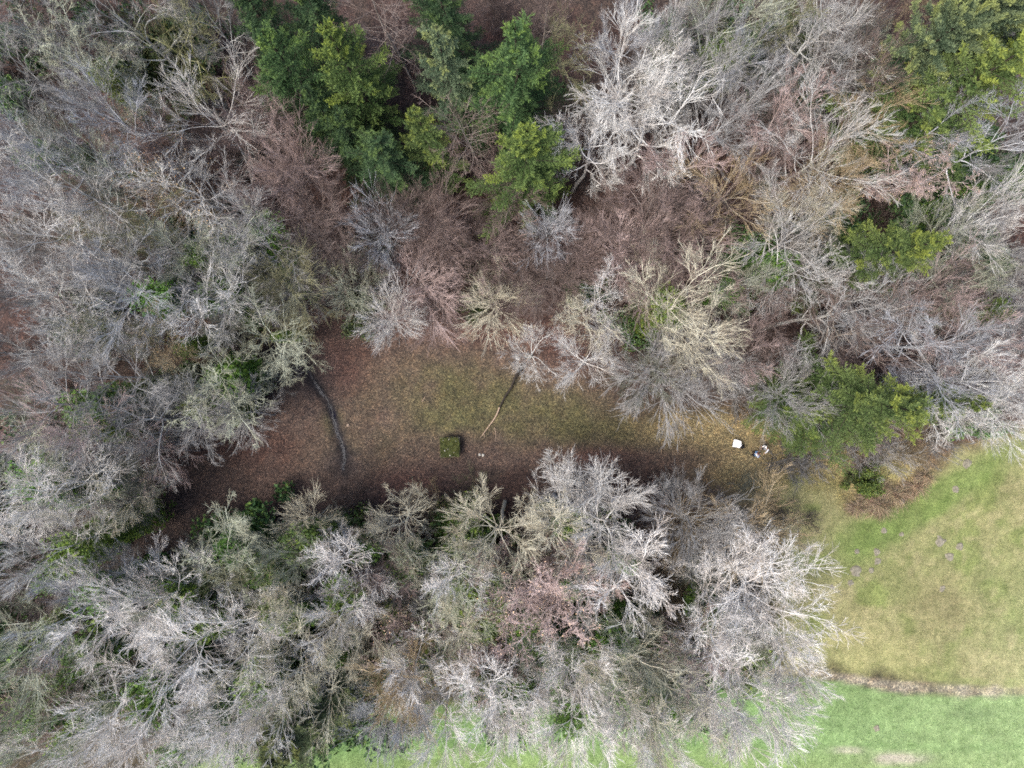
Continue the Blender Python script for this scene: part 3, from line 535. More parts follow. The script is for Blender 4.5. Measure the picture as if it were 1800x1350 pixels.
# ------------------------------------------------------------------ the trees one by one: x y radius(px) height(m) shape bark moss ivy leaves | label
TREES = '''
85 15 55 20 O0 grey .3 0 - | grey crooked oak cut by the top edge near the top left corner
25 105 60 20 O1 pale .1 0 - | pale twisted oak at the left edge just below the corner
150 110 66 19 P1 lichen 0 .8 - | bushy lichen-green crown behind the pale corner oak
232 30 72 21 O2 pale .5 0 - | pale oak with yellow-mossed limbs at the top edge
322 75 80 18 O3 olive .9 0 - | oak with thick olive moss along its limbs beside the first dark spruces
350 20 50 19 B0 grey .2 0 - | slim grey ash at the top edge between mossy oak and spruces
55 190 62 19 O2 grey .1 1 - | grey oak with ivy at its foot near the left edge
150 170 66 18 B1 grey 0 0 - | soft grey beech left of the bent bare trunk
362 205 84 15 B2 pale .1 0 - | starburst beech with pale heart over red-brown litter west of the spruces
215 215 76 19 B3 blue 0 0 - | blue-grey ash spreading beside the starburst beech
20 250 66 21 O0 pale 0 0 - | pale oak at the left edge level with the bent trunk
82 265 62 19 B0 blue 0 0 - | bluish slender crown between left edge and bent trunk
112 322 82 22 O1 white 0 0 - | big white oak with thick slanting trunk in the upper left wood
152 262 48 23 O3 lichen .2 0 - | tall tree whose bent bare trunk shows lichen in the upper left wood
250 335 62 15 O2 rose 0 0 orange | pinkish oak still holding orange leaves in the upper left wood
372 345 84 16 O0 pale .1 0 tan | wide crooked oak with a few tan leaves below the starburst beech
520 282 62 13 F0 rose 0 0 - | mauve fine-twigged beech below the western end of the spruces
568 345 62 12 F1 brown 0 0 - | brown fine-twigged beech between mauve beech and centre wood
470 350 56 12 F2 rose 0 0 - | low rosy beech left of the brown fine-twigged one
18 335 60 20 B1 blue 0 0 - | bluish ash cut by the left edge above the white oak crowd
55 415 72 21 O3 white 0 0 - | white knotted oak near the left edge a third of the way down
155 425 76 20 O2 pale .2 0 - | pale oak beneath the big slanting-trunk oak
232 405 60 18 O1 olive .9 0 - | oak limb tangle coated in golden moss in the left wood
300 440 66 17 B3 lichen 0 .9 - | lichen-grey tree rising from a green ivy patch in the left wood
430 395 70 15 O1 grey 0 0 - | thin grey oak reaching toward the centre wood
470 470 66 15 O2 grey 0 1.1 - | grey oak around a bright green ivy column in the left wood
375 430 60 15 P1 lichen .2 1.2 - | low ivy-wrapped tree with lichen twigs west of the green column
415 520 66 16 B2 grey 0 0 - | soft grey beech just south of the green ivy column
130 480 78 20 O0 white 0 0 - | white wide-armed oak in the middle of the left wood
230 490 88 19 B0 blue .1 1.3 - | blue-white starburst ash in the middle of the left wood
60 545 76 20 O1 white .1 0 - | white oak with drooping twig ends near the left edge at mid height
350 535 90 17 O3 white 0 1.3 - | wide white oak between starburst ash and green ivy column
283 578 58 15 O0 tan 0 .7 tan | tree flecked with tan dead leaves above the mossy yellow trunk
232 600 46 19 O2 olive 1 0 - | small tree with golden moss trunk in the left wood
455 575 76 15 O0 lichen 0 .4 - | lichen-grey oak at the western rim of the clearing
515 525 66 12 F0 olive 0 0 - | sparse olive sapling near the north-west tip of the clearing
560 470 56 11 F1 dark 0 0 - | dark thin sapling north-west of the clearing
15 620 56 19 B1 grey 0 0 - | grey beech cut by the left edge at mid height
90 690 108 20 B3 grey 0 1.3 - | broad grey beech fanning downward at the left edge
200 650 76 19 B2 grey 0 0 - | grey beech fan beside the broad left-edge beech
245 725 78 17 O3 pale 0 0 - | pale knotted oak at the inner side of the left beeches
375 668 74 13 P1 lichen .1 1.5 - | rounded tree full of green ivy west of the stream
345 720 66 14 O1 grey 0 1.3 - | greyish oak with fine twig tips below the ivy-filled tree
430 735 46 10 F2 grey 0 0 - | thin grey tree leaning over the western clearing
152 760 70 18 B0 pink 0 1.3 - | pinkish grey beech in the lower left wood
240 790 56 13 B1 grey 0 0 - | fine grey beech above the dark wet hollow
290 805 48 9 F0 pink 0 0 - | mauve haze of thin twigs beside the dark wet hollow
50 850 70 14 P1 lichen 0 1.5 - | ivy-green tree by the left edge above the pale oak
128 885 84 19 O2 pale .1 0 - | pale oak with curling twigs west of the dark wet hollow
190 880 48 16 O0 cream .1 0 - | cream-twigged oak reaching over the dark wet hollow
40 905 80 20 O3 white 0 1.3 - | white oak at the left edge two thirds of the way down
110 955 60 19 B2 pale 0 1.3 - | pale beech hanging below the curling oak
300 1035 70 17 B0 white 0 1.3 - | white brush-like fan at the south-west rim of the clearing
385 985 68 15 P1 lichen .1 1.2 - | ivy-clad tree beside the white brush-like fan
456 1030 60 17 O1 olive .5 1.2 - | mossy tree with ivy trunk north of the big white oak
535 918 48 11 F2 cream 0 0 - | small pale bush-topped tree at the southern rim of the clearing
455 962 40 12 F1 lichen 0 0 - | slim lichen tree on the southern rim west of the small pale one
590 1015 70 17 O0 white 0 1 - | white drooping oak with an ivy-green flank south of the clearing
545 985 48 16 B1 lichen 0 1.4 - | narrow ivy column tree beside the white drooping oak
605 1085 60 18 B2 pale 0 1.3 - | pale beech below the white drooping oak
135 1095 88 19 B3 blue 0 1.3 - | blue-grey star-shaped ash in the lower left wood
25 1120 84 20 B0 lichen 0 .8 - | green-grey beech at the left edge below the blue ash
60 1010 66 16 B1 dark 0 1 - | dark tree over green undergrowth by the lower left edge
225 1100 80 18 B2 grey 0 0 - | grey fan-shaped beech between blue ash and white oaks
290 1085 56 17 O3 lichen .1 1 - | lichen oak with green heart above the biggest white oak
205 1015 50 12 F0 grey 0 0 - | thin grey tree just below the clearing's dark western tail
345 1165 92 21 O1 white 0 .8 - | biggest white oak with forked pale trunk in the lower left
410 1110 64 20 O2 white .1 1.3 - | white oak with curled twig tips right of the forked trunk
500 1140 84 20 O0 cream .3 .8 - | cream oak with yellow-green moss south of the drooping oak
190 1240 90 21 B1 white 0 1.3 - | long white beech fan near the bottom left
275 1265 84 20 O3 white 0 1.3 - | white oak combing downward beside the long beech fan
388 1265 92 21 B3 white 0 1.3 - | white beech spilling over the green field edge
480 1240 66 20 O2 white .1 0 - | white oak just above the olive spruce
555 1215 62 19 O1 cream .1 .6 - | cream oak between olive spruce and pink thicket
90 1300 82 20 B2 lichen 0 .8 - | green-grey beech in the bottom left corner
20 1270 56 19 B0 pink 0 1.3 - | pinkish beech at the left edge near the bottom corner
110 1205 66 17 B1 rose 0 1.3 - | rosy grey beech above the bottom left corner
300 1335 64 21 B2 pale 0 1.3 - | pale crown cut by the bottom edge at the field's western tip
15 1195 50 18 O0 lichen 0 1 - | small lichen oak at the left edge in the lower wood
770 975 84 17 O2 lichen .5 1.9 - | mossy oak smothered in yellow-green ivy south of the block
795 1040 50 19 O1 white 0 0 - | small white gnarled oak at the foot of the ivy-smothered oak
720 930 52 13 O3 cream .1 0 - | cream gnarled tree directly south of the mossy block
655 950 54 12 F1 dark 0 0 - | dark thin tree south of the red leaf patch
885 925 84 15 B0 cream .15 0 - | cream beech forming the western lobe of the great crown south of the clearing
990 915 88 16 O3 pale .1 0 - | pale middle lobe of the great crown south of the clearing
1080 930 84 17 B1 pale 0 0 - | pale eastern lobe of the great crown south of the clearing
1095 985 78 18 O0 white 0 .8 - | white southern flank of the great crown by the clearing
960 965 68 17 O1 cream .1 1.1 - | cream oak with ivy under the great crown
885 1050 62 18 P1 pink 0 0 pink | round pink-budded alder, western one of the pink pair
1010 1055 74 19 P1 pink 0 .7 pink | wide pink-budded alder, eastern one of the pink pair
985 975 44 13 P1 rose 0 .7 pink | small rosy alder north of the pink pair
680 1025 56 15 B3 rose 0 1.3 - | rosy twiggy tree between white drooping oak and ivy oak
680 1085 56 13 P1 rose 0 .7 pink | dull pink alder standing apart west of the yellow-green ivy
645 1130 64 17 B0 cream 0 0 - | cream beech fan between dull pink alder and olive spruce
770 1105 62 16 O2 cream .4 1.5 - | tree with vivid yellow-green ivy south of the ivy oak
735 1150 58 17 B1 pale 0 0 - | pale beech left of the vivid yellow-green ivy
825 1150 56 14 P1 pink 0 0 pink | pink alder low among the beeches south of the western pink one
885 1165 54 14 P1 rose 0 0 - | dusky rose alder next to the low pink alder
955 1120 52 16 B3 lichen .2 1.4 - | slim ivy tree between pink pair and southern beeches
1020 1150 70 18 B2 pale 0 1 - | pale green-grey beech south of the eastern pink alder
975 1195 58 18 O3 white .1 .8 - | white small oak above the field fringe
1095 1110 58 17 B0 lichen 0 0 - | lichen beech east of the pink pair
825 1250 98 21 O0 white 0 .6 - | wide white oak fanning over the field's north edge
905 1225 66 20 B1 white 0 1.3 - | white beech on the eastern shoulder of the fanning oak
720 1215 56 17 F2 tan 0 0 - | tan slender tree at the field's north edge
1015 1265 70 20 B3 pale 0 1.3 - | pale beech overhanging the green field, middle of the fringe
1085 1195 60 18 B2 grey 0 1.3 - | grey beech behind the field fringe
1135 1195 78 20 O2 cream .3 1.3 - | cream oak with mossy stems over the field fringe
1130 1275 64 21 B0 white .1 1.3 - | white-tipped beech at the lowest point of the field fringe
690 1245 60 12 F0 blue 0 0 - | faint bluish young tree on the field's north edge
1210 880 66 13 F1 grey 0 0 - | grey starburst sapling south of the two people
1322 925 66 14 B2 tan 0 0 - | tan spreading beech facing the meadow corner
1372 942 50 14 B3 cream 0 0 - | cream beech on the meadow rim above the white oak
1295 1022 86 18 O1 white 0 0 - | white wide-limbed oak with bare heart beside the meadow
1352 1030 78 18 O3 white 0 0 - | white oak whose twigs touch the straw meadow
1290 1075 70 18 O2 pale 0 0 - | pale lower limbs oak west of the meadow oaks
1362 1095 54 17 B1 pale 0 0 - | pale beech between meadow oak and the beige fan
1230 1145 60 16 B0 pink 0 0 - | pinkish pale beech north of the beige fan
1300 1125 46 17 B2 lichen 0 1.3 - | small lichen tree with a tuft of bright ivy
1318 1212 100 19 B3 pale 0 0 - | large beige beech fan at the corner of track and field
1390 1170 58 17 B0 pale 0 0 - | beige beech touching the start of the gravel track
1245 1235 66 20 B1 pale 0 0 - | pale beech on the field rim west of the beige fan
1285 1275 56 20 B2 white 0 0 - | white-edged beech jutting into the green field
1375 1248 52 18 B1 pale 0 0 - | pale beech on the south-east flank of the beige fan
1180 1150 46 16 F1 lichen 0 0 - | thin greenish tree between field fringe and beige fan
930 615 54 14 O3 pale .2 0 - | lone pale tree standing over the leaning pole in the clearing
1062 560 56 14 O0 cream .15 0 - | pale tree with drooping limbs at the clearing's north rim
1040 635 48 13 B0 pale 0 0 - | small pale tree with hanging branch tips north of the clearing
1055 520 40 14 O1 white 0 0 - | tiny white-heart tree north of the drooping one
1180 560 92 16 B1 cream .15 1.3 - | cream beech with bright ivy on its western side
1240 600 60 15 B2 cream .1 0 - | cream beech east of the ivy-sided one
1170 668 88 11 F2 grey 0 0 - | misty grey fan of fine twigs over the clearing's north-east rim
1235 650 60 11 F0 grey 0 0 - | misty thin sapling beside the grey fan
1310 610 58 14 B3 pink 0 0 - | pink-tinged beech north-east of the grey fan
1390 665 60 12 F1 grey 0 0 - | grey thin tree north of the golden spruce pair
1430 560 82 16 O2 grey .1 0 - | grey-brown oak in the middle of the eastern wood
1345 545 60 15 B0 brown 0 0 - | brown beech west of the grey-brown eastern oak
1490 600 88 16 B1 brown .1 0 - | brown beech sweeping right above the golden spruces
1400 490 76 16 O3 pale .1 1.3 - | pale oak with greenish stems in the eastern wood
1380 425 72 17 B2 pale 0 0 - | pale beech fan north of the greenish-stemmed oak
1300 490 56 14 B3 lichen 0 .9 - | lichen beech between centre wood and eastern wood
1530 530 66 15 B0 grey 0 0 - | grey beech just below the yellow spruce
1625 585 104 18 B1 blue 0 0 - | blue-white ash with strong radiating limbs near the right edge
1625 520 60 17 B2 pink 0 0 - | pinkish beech above the blue-white ash
1690 590 64 19 B3 pink 0 0 - | pink beech right of the blue-white ash
1720 655 84 19 B0 white 0 0 - | white misty beech near the right edge above the meadow
1730 730 66 19 O1 pale 0 0 - | pale greenish oak overhanging the meadow's top corner
1785 640 60 20 B2 blue 0 0 - | bluish beech cut by the right edge above the meadow
1700 490 76 17 B3 lichen .2 0 - | lichen-yellow beech fan beyond the yellow spruce
1790 520 66 19 B1 grey 0 .8 - | grey beech at the right edge at mid height
1770 585 50 18 B0 grey 0 0 - | small grey beech between right edge and pink beech
1715 385 78 18 B1 pale 0 0 - | pale beech brush right of the yellow spruce
1660 425 58 16 B2 lichen 0 .6 - | lichen beech touching the yellow spruce
1765 440 62 18 B3 grey 0 0 - | grey beech near the right edge above mid height
1612 290 52 17 P1 pink 0 0 pink | small tree with pink-orange leaves below the big pines
1640 215 60 19 B3 blue 0 0 - | thin bare tree crossing in front of the right-hand conifers
1770 250 72 20 B0 blue 0 0 - | blue-grey beech at the right edge under the conifers
1780 320 60 19 O2 grey 0 .9 - | grey oak at the right edge with green beneath
1472 325 70 16 B0 tan 0 0 - | tan-tipped beech fan in the upper right wood
1420 375 60 16 B1 cream .1 0 - | cream beech below the tan-tipped fan
1450 262 84 18 B2 pale 0 0 - | pale swept beech north of the tan-tipped fan
1380 220 72 17 B3 pink 0 0 - | pink-tinged beech beside the big white beech's east side
1265 225 80 17 B0 grey 0 0 - | mauve-grey beech east of the big white beech
1350 290 60 15 B1 rose 0 0 - | rose beech in the dip of the upper right wood
1270 350 64 14 B2 tan 0 0 - | sandy pink beech at the north-east of the centre wood
1190 300 66 15 B3 pink 0 0 - | pinkish grey beech south-east of the big white beech
1080 130 96 18 B2 white .15 0 - | big white beech with curved upper limbs east of the spruces
1125 225 96 18 O0 white .1 0 - | big white heart crown with forking limbs east of the spruces
1030 260 66 16 O3 white 0 0 - | white drooping crown close to the golden-topped spruce
1170 130 66 17 B0 pale 0 0 - | pale beech on the east shoulder of the big white beech
1010 60 56 18 O2 olive .6 0 - | mossy oak with looping limbs at the top edge east of spruces
950 20 56 18 B1 brown 0 0 - | brown beech at the top edge behind the broad spruce
1095 40 60 19 B3 blue 0 0 - | bluish beech at the top edge above the white crowns
1175 40 60 19 B1 grey 0 .6 - | grey beech at the top edge with green below
1245 30 78 19 O0 lichen .1 1.3 - | lichen oak arching at the top edge
1310 110 66 18 B3 blue 0 0 - | blue-white upswept brush of twigs in the top wood
1235 120 66 17 B2 grey 0 0 - | grey swept beech left of the blue-white brush
1360 40 60 19 O3 olive .5 0 - | olive oak at the top edge right of the arching one
1450 30 76 20 O1 pale .2 0 - | pale oak dangling twigs at the top edge near the pines
1440 130 74 18 B0 grey .1 0 - | grey-green beech between blue-white brush and pines
1520 110 60 18 B1 brown 0 0 - | brown beech on the near side of the pines
1540 200 60 16 B2 tan .1 0 - | tan thin tree under the pines' west side
1560 30 50 18 O2 brown .1 0 - | brown oak at the top edge beside the bluish pines
840 225 56 16 P0 brown 0 0 - | tall rosy leafless larch between the spruces
690 35 66 18 P0 brown 0 0 - | bare grey tree with level branches between the northern spruces
665 405 58 11 F0 blue 0 0 - | small bluish starburst sapling south of the spruces
722 420 56 11 F1 brown 0 0 - | pink-grey starburst sapling right of the bluish one
775 385 54 12 F2 brown 0 0 - | brown starburst sapling under the slim spruce's foot
785 440 50 10 F0 rose 0 0 - | low pinkish sapling with star centre in the centre wood
860 365 56 11 F1 brown 0 0 - | brown sapling beside the golden-topped spruce's foot
875 430 52 10 F2 rose 0 0 - | rose sapling amid the centre wood
962 425 42 11 F0 blue 0 0 - | small bluish-white starburst south of the golden-topped spruce
1085 385 86 12 F1 brown 0 0 - | wide brown beech with star heart in the centre wood
1160 335 72 14 B3 rose 0 0 - | rose beech with one white limb north of the centre wood
1200 430 82 12 F2 rose 0 0 - | reddish beech plume in the centre wood's eastern part
1020 430 56 10 F0 rose 0 0 - | thin rosy sapling left of the wide brown beech
1130 450 60 11 F1 pink 0 0 - | pink-brown sapling below the wide brown beech
740 485 64 9 F2 pink 0 0 - | pale pink fan drooping toward the clearing's north rim
645 490 46 10 F1 lichen 0 0 - | little pale green tree at the centre wood's western end
690 545 54 10 F0 pale 0 0 - | pale spiky small tree on the clearing's north-west rim
865 545 54 8 F2 cream 0 0 - | yellowish bushy sapling on the clearing's north rim
880 475 62 9 F1 brown 0 0 - | brown feathery sapling behind the yellowish one
955 500 58 9 F0 dark 0 0 - | dark feathery sapling north of the lone pale tree
790 530 58 7 F1 rose 0 0 - | low rosy sapling at the clearing's northern edge
1010 485 50 10 F2 brown 0 0 - | brown thin sapling west of the tiny white-heart tree
1120 510 56 12 B0 brown 0 0 - | brown beech behind the ivy-sided cream beech
790 1300 70 21 B2 white 0 0 - | white beech whose twigs touch the bottom edge under the fanning oak
1095 1290 56 21 B4 pale 0 0 - | pale beech west of the lowest white-tipped one
1175 1245 60 20 O4 cream .1 .5 - | cream oak at the eastern end of the field fringe
735 1265 46 19 B4 blue 0 0 - | bluish beech at the western end of the field fringe
430 1300 60 21 O4 white 0 0 - | white oak with twig tips over the field's western tip
8 480 56 20 B4 grey 0 0 - | grey beech cut by the left edge beside the white wide-armed oak
38 1345 60 20 B2 grey 0 .8 - | grey beech filling the very bottom left corner
1215 510 60 13 B1 rose 0 0 - | rose-brown beech north of the cream beech pair
600 420 50 10 F2 rose 0 0 - | thin rosy sapling at the centre wood's north-west end
470 170 60 12 F1 rose 0 0 - | thin reddish sapling west of the western spruce
420 260 56 11 F2 rose 0 0 - | wispy reddish sapling between starburst and mauve beeches
300 260 56 14 B1 rose 0 0 - | faint rosy beech left of the starburst beech
330 400 50 13 O2 tan 0 0 tan | small oak dotted with dry tan leaves in the left wood
'''
CONIFERS = '''
500 115 58 21 C0 mid | westernmost spruce of the front row with pale green top
618 120 68 22 C2 fresh | broad spruce with yellow-green top in the spruce group
775 105 46 20 C1 sage | slender pale-topped spruce north of the vivid slim one
910 112 84 22 C0 mid | broad dark spruce with light tufts east in the group
748 232 44 19 C1 bright | slim vivid yellow-green spruce in the middle of the group
672 280 64 15 C3 deep | low dark spruce at the south of the group
932 285 66 20 C2 fresh | golden-topped spruce at the south-east of the group
450 30 62 20 C3 deep | dark spruce at the top edge, first from the west
545 25 66 19 C2 deep | dark spruce at the top edge behind the front row
780 10 62 20 C0 deep | dark spruce at the top edge north of the slender one
570 190 50 16 C3 deep | shadowed spruce tucked beneath the broad yellow-green one
850 150 44 16 C1 deep | narrow dark spruce between slender and broad spruces
610 230 50 14 C0 deep | small dark spruce at the group's lower west side
1572 434 66 22 C2 bright | solitary yellow spruce in the eastern wood
1532 712 86 22 C0 bright | large golden spruce overlooking the meadow
1655 712 44 20 C1 bright | small pointed spruce right behind the large golden one
1415 715 50 12 C3 fresh | low green spruce at the western foot of the golden one
1690 165 86 24 C2 bright | big yellow-green spruce near the top right
1750 120 60 22 C0 fresh | yellow-green spruce cut by the right edge near the top
1600 220 50 15 C3 mid | low green spruce below the bluish pines
1690 60 76 24 Y0 sage | big bluish pine near the top right corner
1620 90 52 22 Y0 sage | smaller bluish pine beside the big one
1770 20 60 21 Y0 sage | bluish pine right in the top right corner
528 1295 84 19 C2 dusky | olive-green spruce at the bottom edge by the green field
'''
LEAF = {'orange': (.36, .20, .10), 'tan': (.34, .27, .19), 'pink': (.44, .35, .335)}
CROWNS = []
for ln in TREES.strip().splitlines():
    a, lab = ln.split('|'); a = a.split()
    px, py, r, h = map(float, a[:4]); key, tint, moss, ivy, leaf = a[4:]
    CROWNS.append((px, py, r, lab.strip()))
    cat = 'tree'
    if px < 600 and py < 860 and tint in ('white', 'pale'): tint = {'white': 'pale', 'pale': 'grey'}[tint] if int(px + py) % 3 else tint
    if py > 1040 and tint in ('pale', 'white', 'grey'): tint = 'ivory'
    if py > 860 and tint == 'white': tint = 'ivory'
    if key[0] in 'OB' and tint in ('ivory', 'white', 'cream', 'pale') and (py > 850 or (px > 980 and py < 300 and tint == 'white') or px < 100): key = key[0] + ('4' if int(px + py) % 2 else '5')
    place_tree({'F': 'young_tree'}.get(key[0], 'oak_tree' if key[0] == 'O' else 'beech_tree' if key[0] == 'B' else 'bare_tree'), key, px, py, r * 1.17, h, tint, lab.strip(), cat, 'bare winter trees of the wood', float(moss), float(ivy), LEAF.get(leaf))
for ln in CONIFERS.strip().splitlines():
    a, lab = ln.split('|'); a = a.split(); px, py, r, h = map(float, a[:4])
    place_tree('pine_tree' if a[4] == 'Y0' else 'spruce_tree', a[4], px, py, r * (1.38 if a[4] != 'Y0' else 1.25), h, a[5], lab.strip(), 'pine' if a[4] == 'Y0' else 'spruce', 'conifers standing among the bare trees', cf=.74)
    CROWNS.append((px, py, r * .8, lab.strip()))

# understory: thin trees and shrubs between and under the crowns
OPEN = [CLEARING, MEADOW, FIELD, PATH]
def sdp(px, py, poly): return float(poly_sd(np.array([float(px)]), np.array([float(py)]), poly)[0])
rs = random.Random(11)
def tintat(px, py):
    if px < 560: return rs.choice(['grey', 'brown', 'lichen', 'rose', 'dark', 'grey'])
    if py < 620 and px < 1250: return rs.choice(['rose', 'brown', 'rose', 'pink', 'dark'])
    if py > 850: return rs.choice(['pale', 'pink', 'tan', 'brown', 'lichen', 'grey'])
    return rs.choice(['brown', 'grey', 'tan', 'lichen', 'pink', 'grey'])
SHORT = [(q[0], q[1], q[3]) for q in CROWNS if len(q[3].split()) <= 9]
USED = set()
def near_label(px, py, head):
    for a, b, lab in sorted(SHORT, key=lambda q: (q[0] - px) ** 2 + (q[1] - py) ** 2):
        an = math.degrees(math.atan2(b - py, px - a)) % 360
        dr = ('east', 'north-east', 'north', 'north-west', 'west', 'south-west', 'south', 'south-east')[int((an + 22.5) // 45) % 8]
        if (dr, lab, head.split()[-1]) not in USED:
            USED.add((dr, lab, head.split()[-1])); return f'{head} {dr} of the {lab}'
cnt = 0; spots = []
while cnt < 80:
    px, py = rs.uniform(-40, 1840), rs.uniform(-40, 1330); h = rs.uniform(7, 12)
    if abs(px - 1570) < 90 and abs(py - 430) < 70: continue
    bx, by = gx(px, h * .8) * PPM + 900, 675 - gy(py, h * .8) * PPM
    if any(sdp(px, py, q) > -34 for q in OPEN) or any(sdp(bx, by, q) > -14 for q in OPEN): continue
    if 430 < px < 990 and py < 330 and rs.random() < .7: continue
    if any((px - a) ** 2 + (py - b) ** 2 < 40 ** 2 for a, b in spots): continue
    spots.append((px, py)); cnt += 1
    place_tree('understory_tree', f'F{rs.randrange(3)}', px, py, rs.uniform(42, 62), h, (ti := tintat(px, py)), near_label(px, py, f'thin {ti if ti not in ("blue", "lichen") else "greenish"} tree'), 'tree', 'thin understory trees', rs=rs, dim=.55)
def place_shrub(name, px, py, r, h, tint, label, group, rs):
    L = LIB[f'S{rs.randrange(2)}']; x, y = gx(px, h * .6), gy(py, h * .6)
    t = empty(name, (x, y, hz(x, y)), rs.uniform(0, 6.28)); R = r / PPM; t.scale = (R / L['R'], R / L['R'], h / L['H']); tag(t, label, 'shrub', group)
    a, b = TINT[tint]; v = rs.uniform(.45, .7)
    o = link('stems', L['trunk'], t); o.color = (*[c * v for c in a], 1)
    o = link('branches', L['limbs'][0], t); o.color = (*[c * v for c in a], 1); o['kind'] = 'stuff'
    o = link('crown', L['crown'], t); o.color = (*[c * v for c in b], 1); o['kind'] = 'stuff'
    return t
cnt = 0
while cnt < 170:
    px, py = rs.uniform(-20, 1820), rs.uniform(-20, 1280)
    if any(sdp(px, py, q) > -16 for q in OPEN): continue
    if any((px - a) ** 2 + (py - b) ** 2 < 22 ** 2 for a, b in spots): continue
    spots.append((px, py)); cnt += 1
    place_shrub('shrub', px, py, rs.uniform(28, 46), rs.uniform(1.8, 4), (ti := tintat(px, py)), near_label(px, py, f'low {ti if ti not in ("blue", "lichen") else "greenish"} shrub'), 'leafless shrubs under the trees', rs)
for px, py, r, h, tint, lab in (
    (1180, 1050, 62, 3.5, 'tan', 'tan bramble thicket between great crown and meadow oaks'), (1165, 1100, 50, 3, 'tan', 'tan shrub south of the bramble thicket'),
    (1200, 960, 56, 3, 'brown', 'brown shrub north of the tan bramble thicket'), (1150, 990, 40, 3, 'brown', 'small brown shrub beside the great crown'),
    (1260, 900, 50, 2.5, 'brown', 'brown shrub right of the grey starburst sapling'), (1370, 905, 36, 2, 'dark', 'dark shrub at the meadow corner'),
    (1420, 915, 26, 1.6, 'dark', 'dark low bush poking into the straw meadow corner'), (1430, 790, 60, 1.8, 'grey', 'grey wispy shrub west end of the hedge under the golden spruce'),
    (1390, 815, 46, 1.4, 'grey', 'thin grey shrub right of the two people'), (1500, 775, 52, 3, 'grey', 'grey shrub directly below the golden spruce'),
    (1560, 800, 48, 3, 'pale', 'pale shrub in the hedge beside the ditch'), (1610, 785, 46, 3.5, 'tan', 'tan shrub at the hedge\'s eastern end'),
    (1650, 775, 40, 4, 'grey', 'grey shrub near the meadow\'s top corner'), (1545, 765, 40, 4, 'grey', 'bare shrub touching the golden spruce'),
    (1510, 810, 30, 1.8, 'pink', 'small pinkish bush at the ditch head'), (1300, 690, 50, 2.5, 'grey', 'grey low bush between misty fan and green spruce'),
    (700, 905, 44, 2, 'dark', 'dark bush at the clearing\'s southern rim'), (830, 870, 40, 2.5, 'olive', 'olive bush at the clearing\'s southern rim by the great crown'),
    (620, 880, 36, 2, 'dark', 'dark bush south of the wet hollow end of the stream'), (1120, 860, 40, 3, 'brown', 'brown bush under the great crown\'s eastern lobe')):
    place_shrub('shrub', px, py, r, h, tint, lab, 'named shrubs at the rims of clearing and meadow', rs)
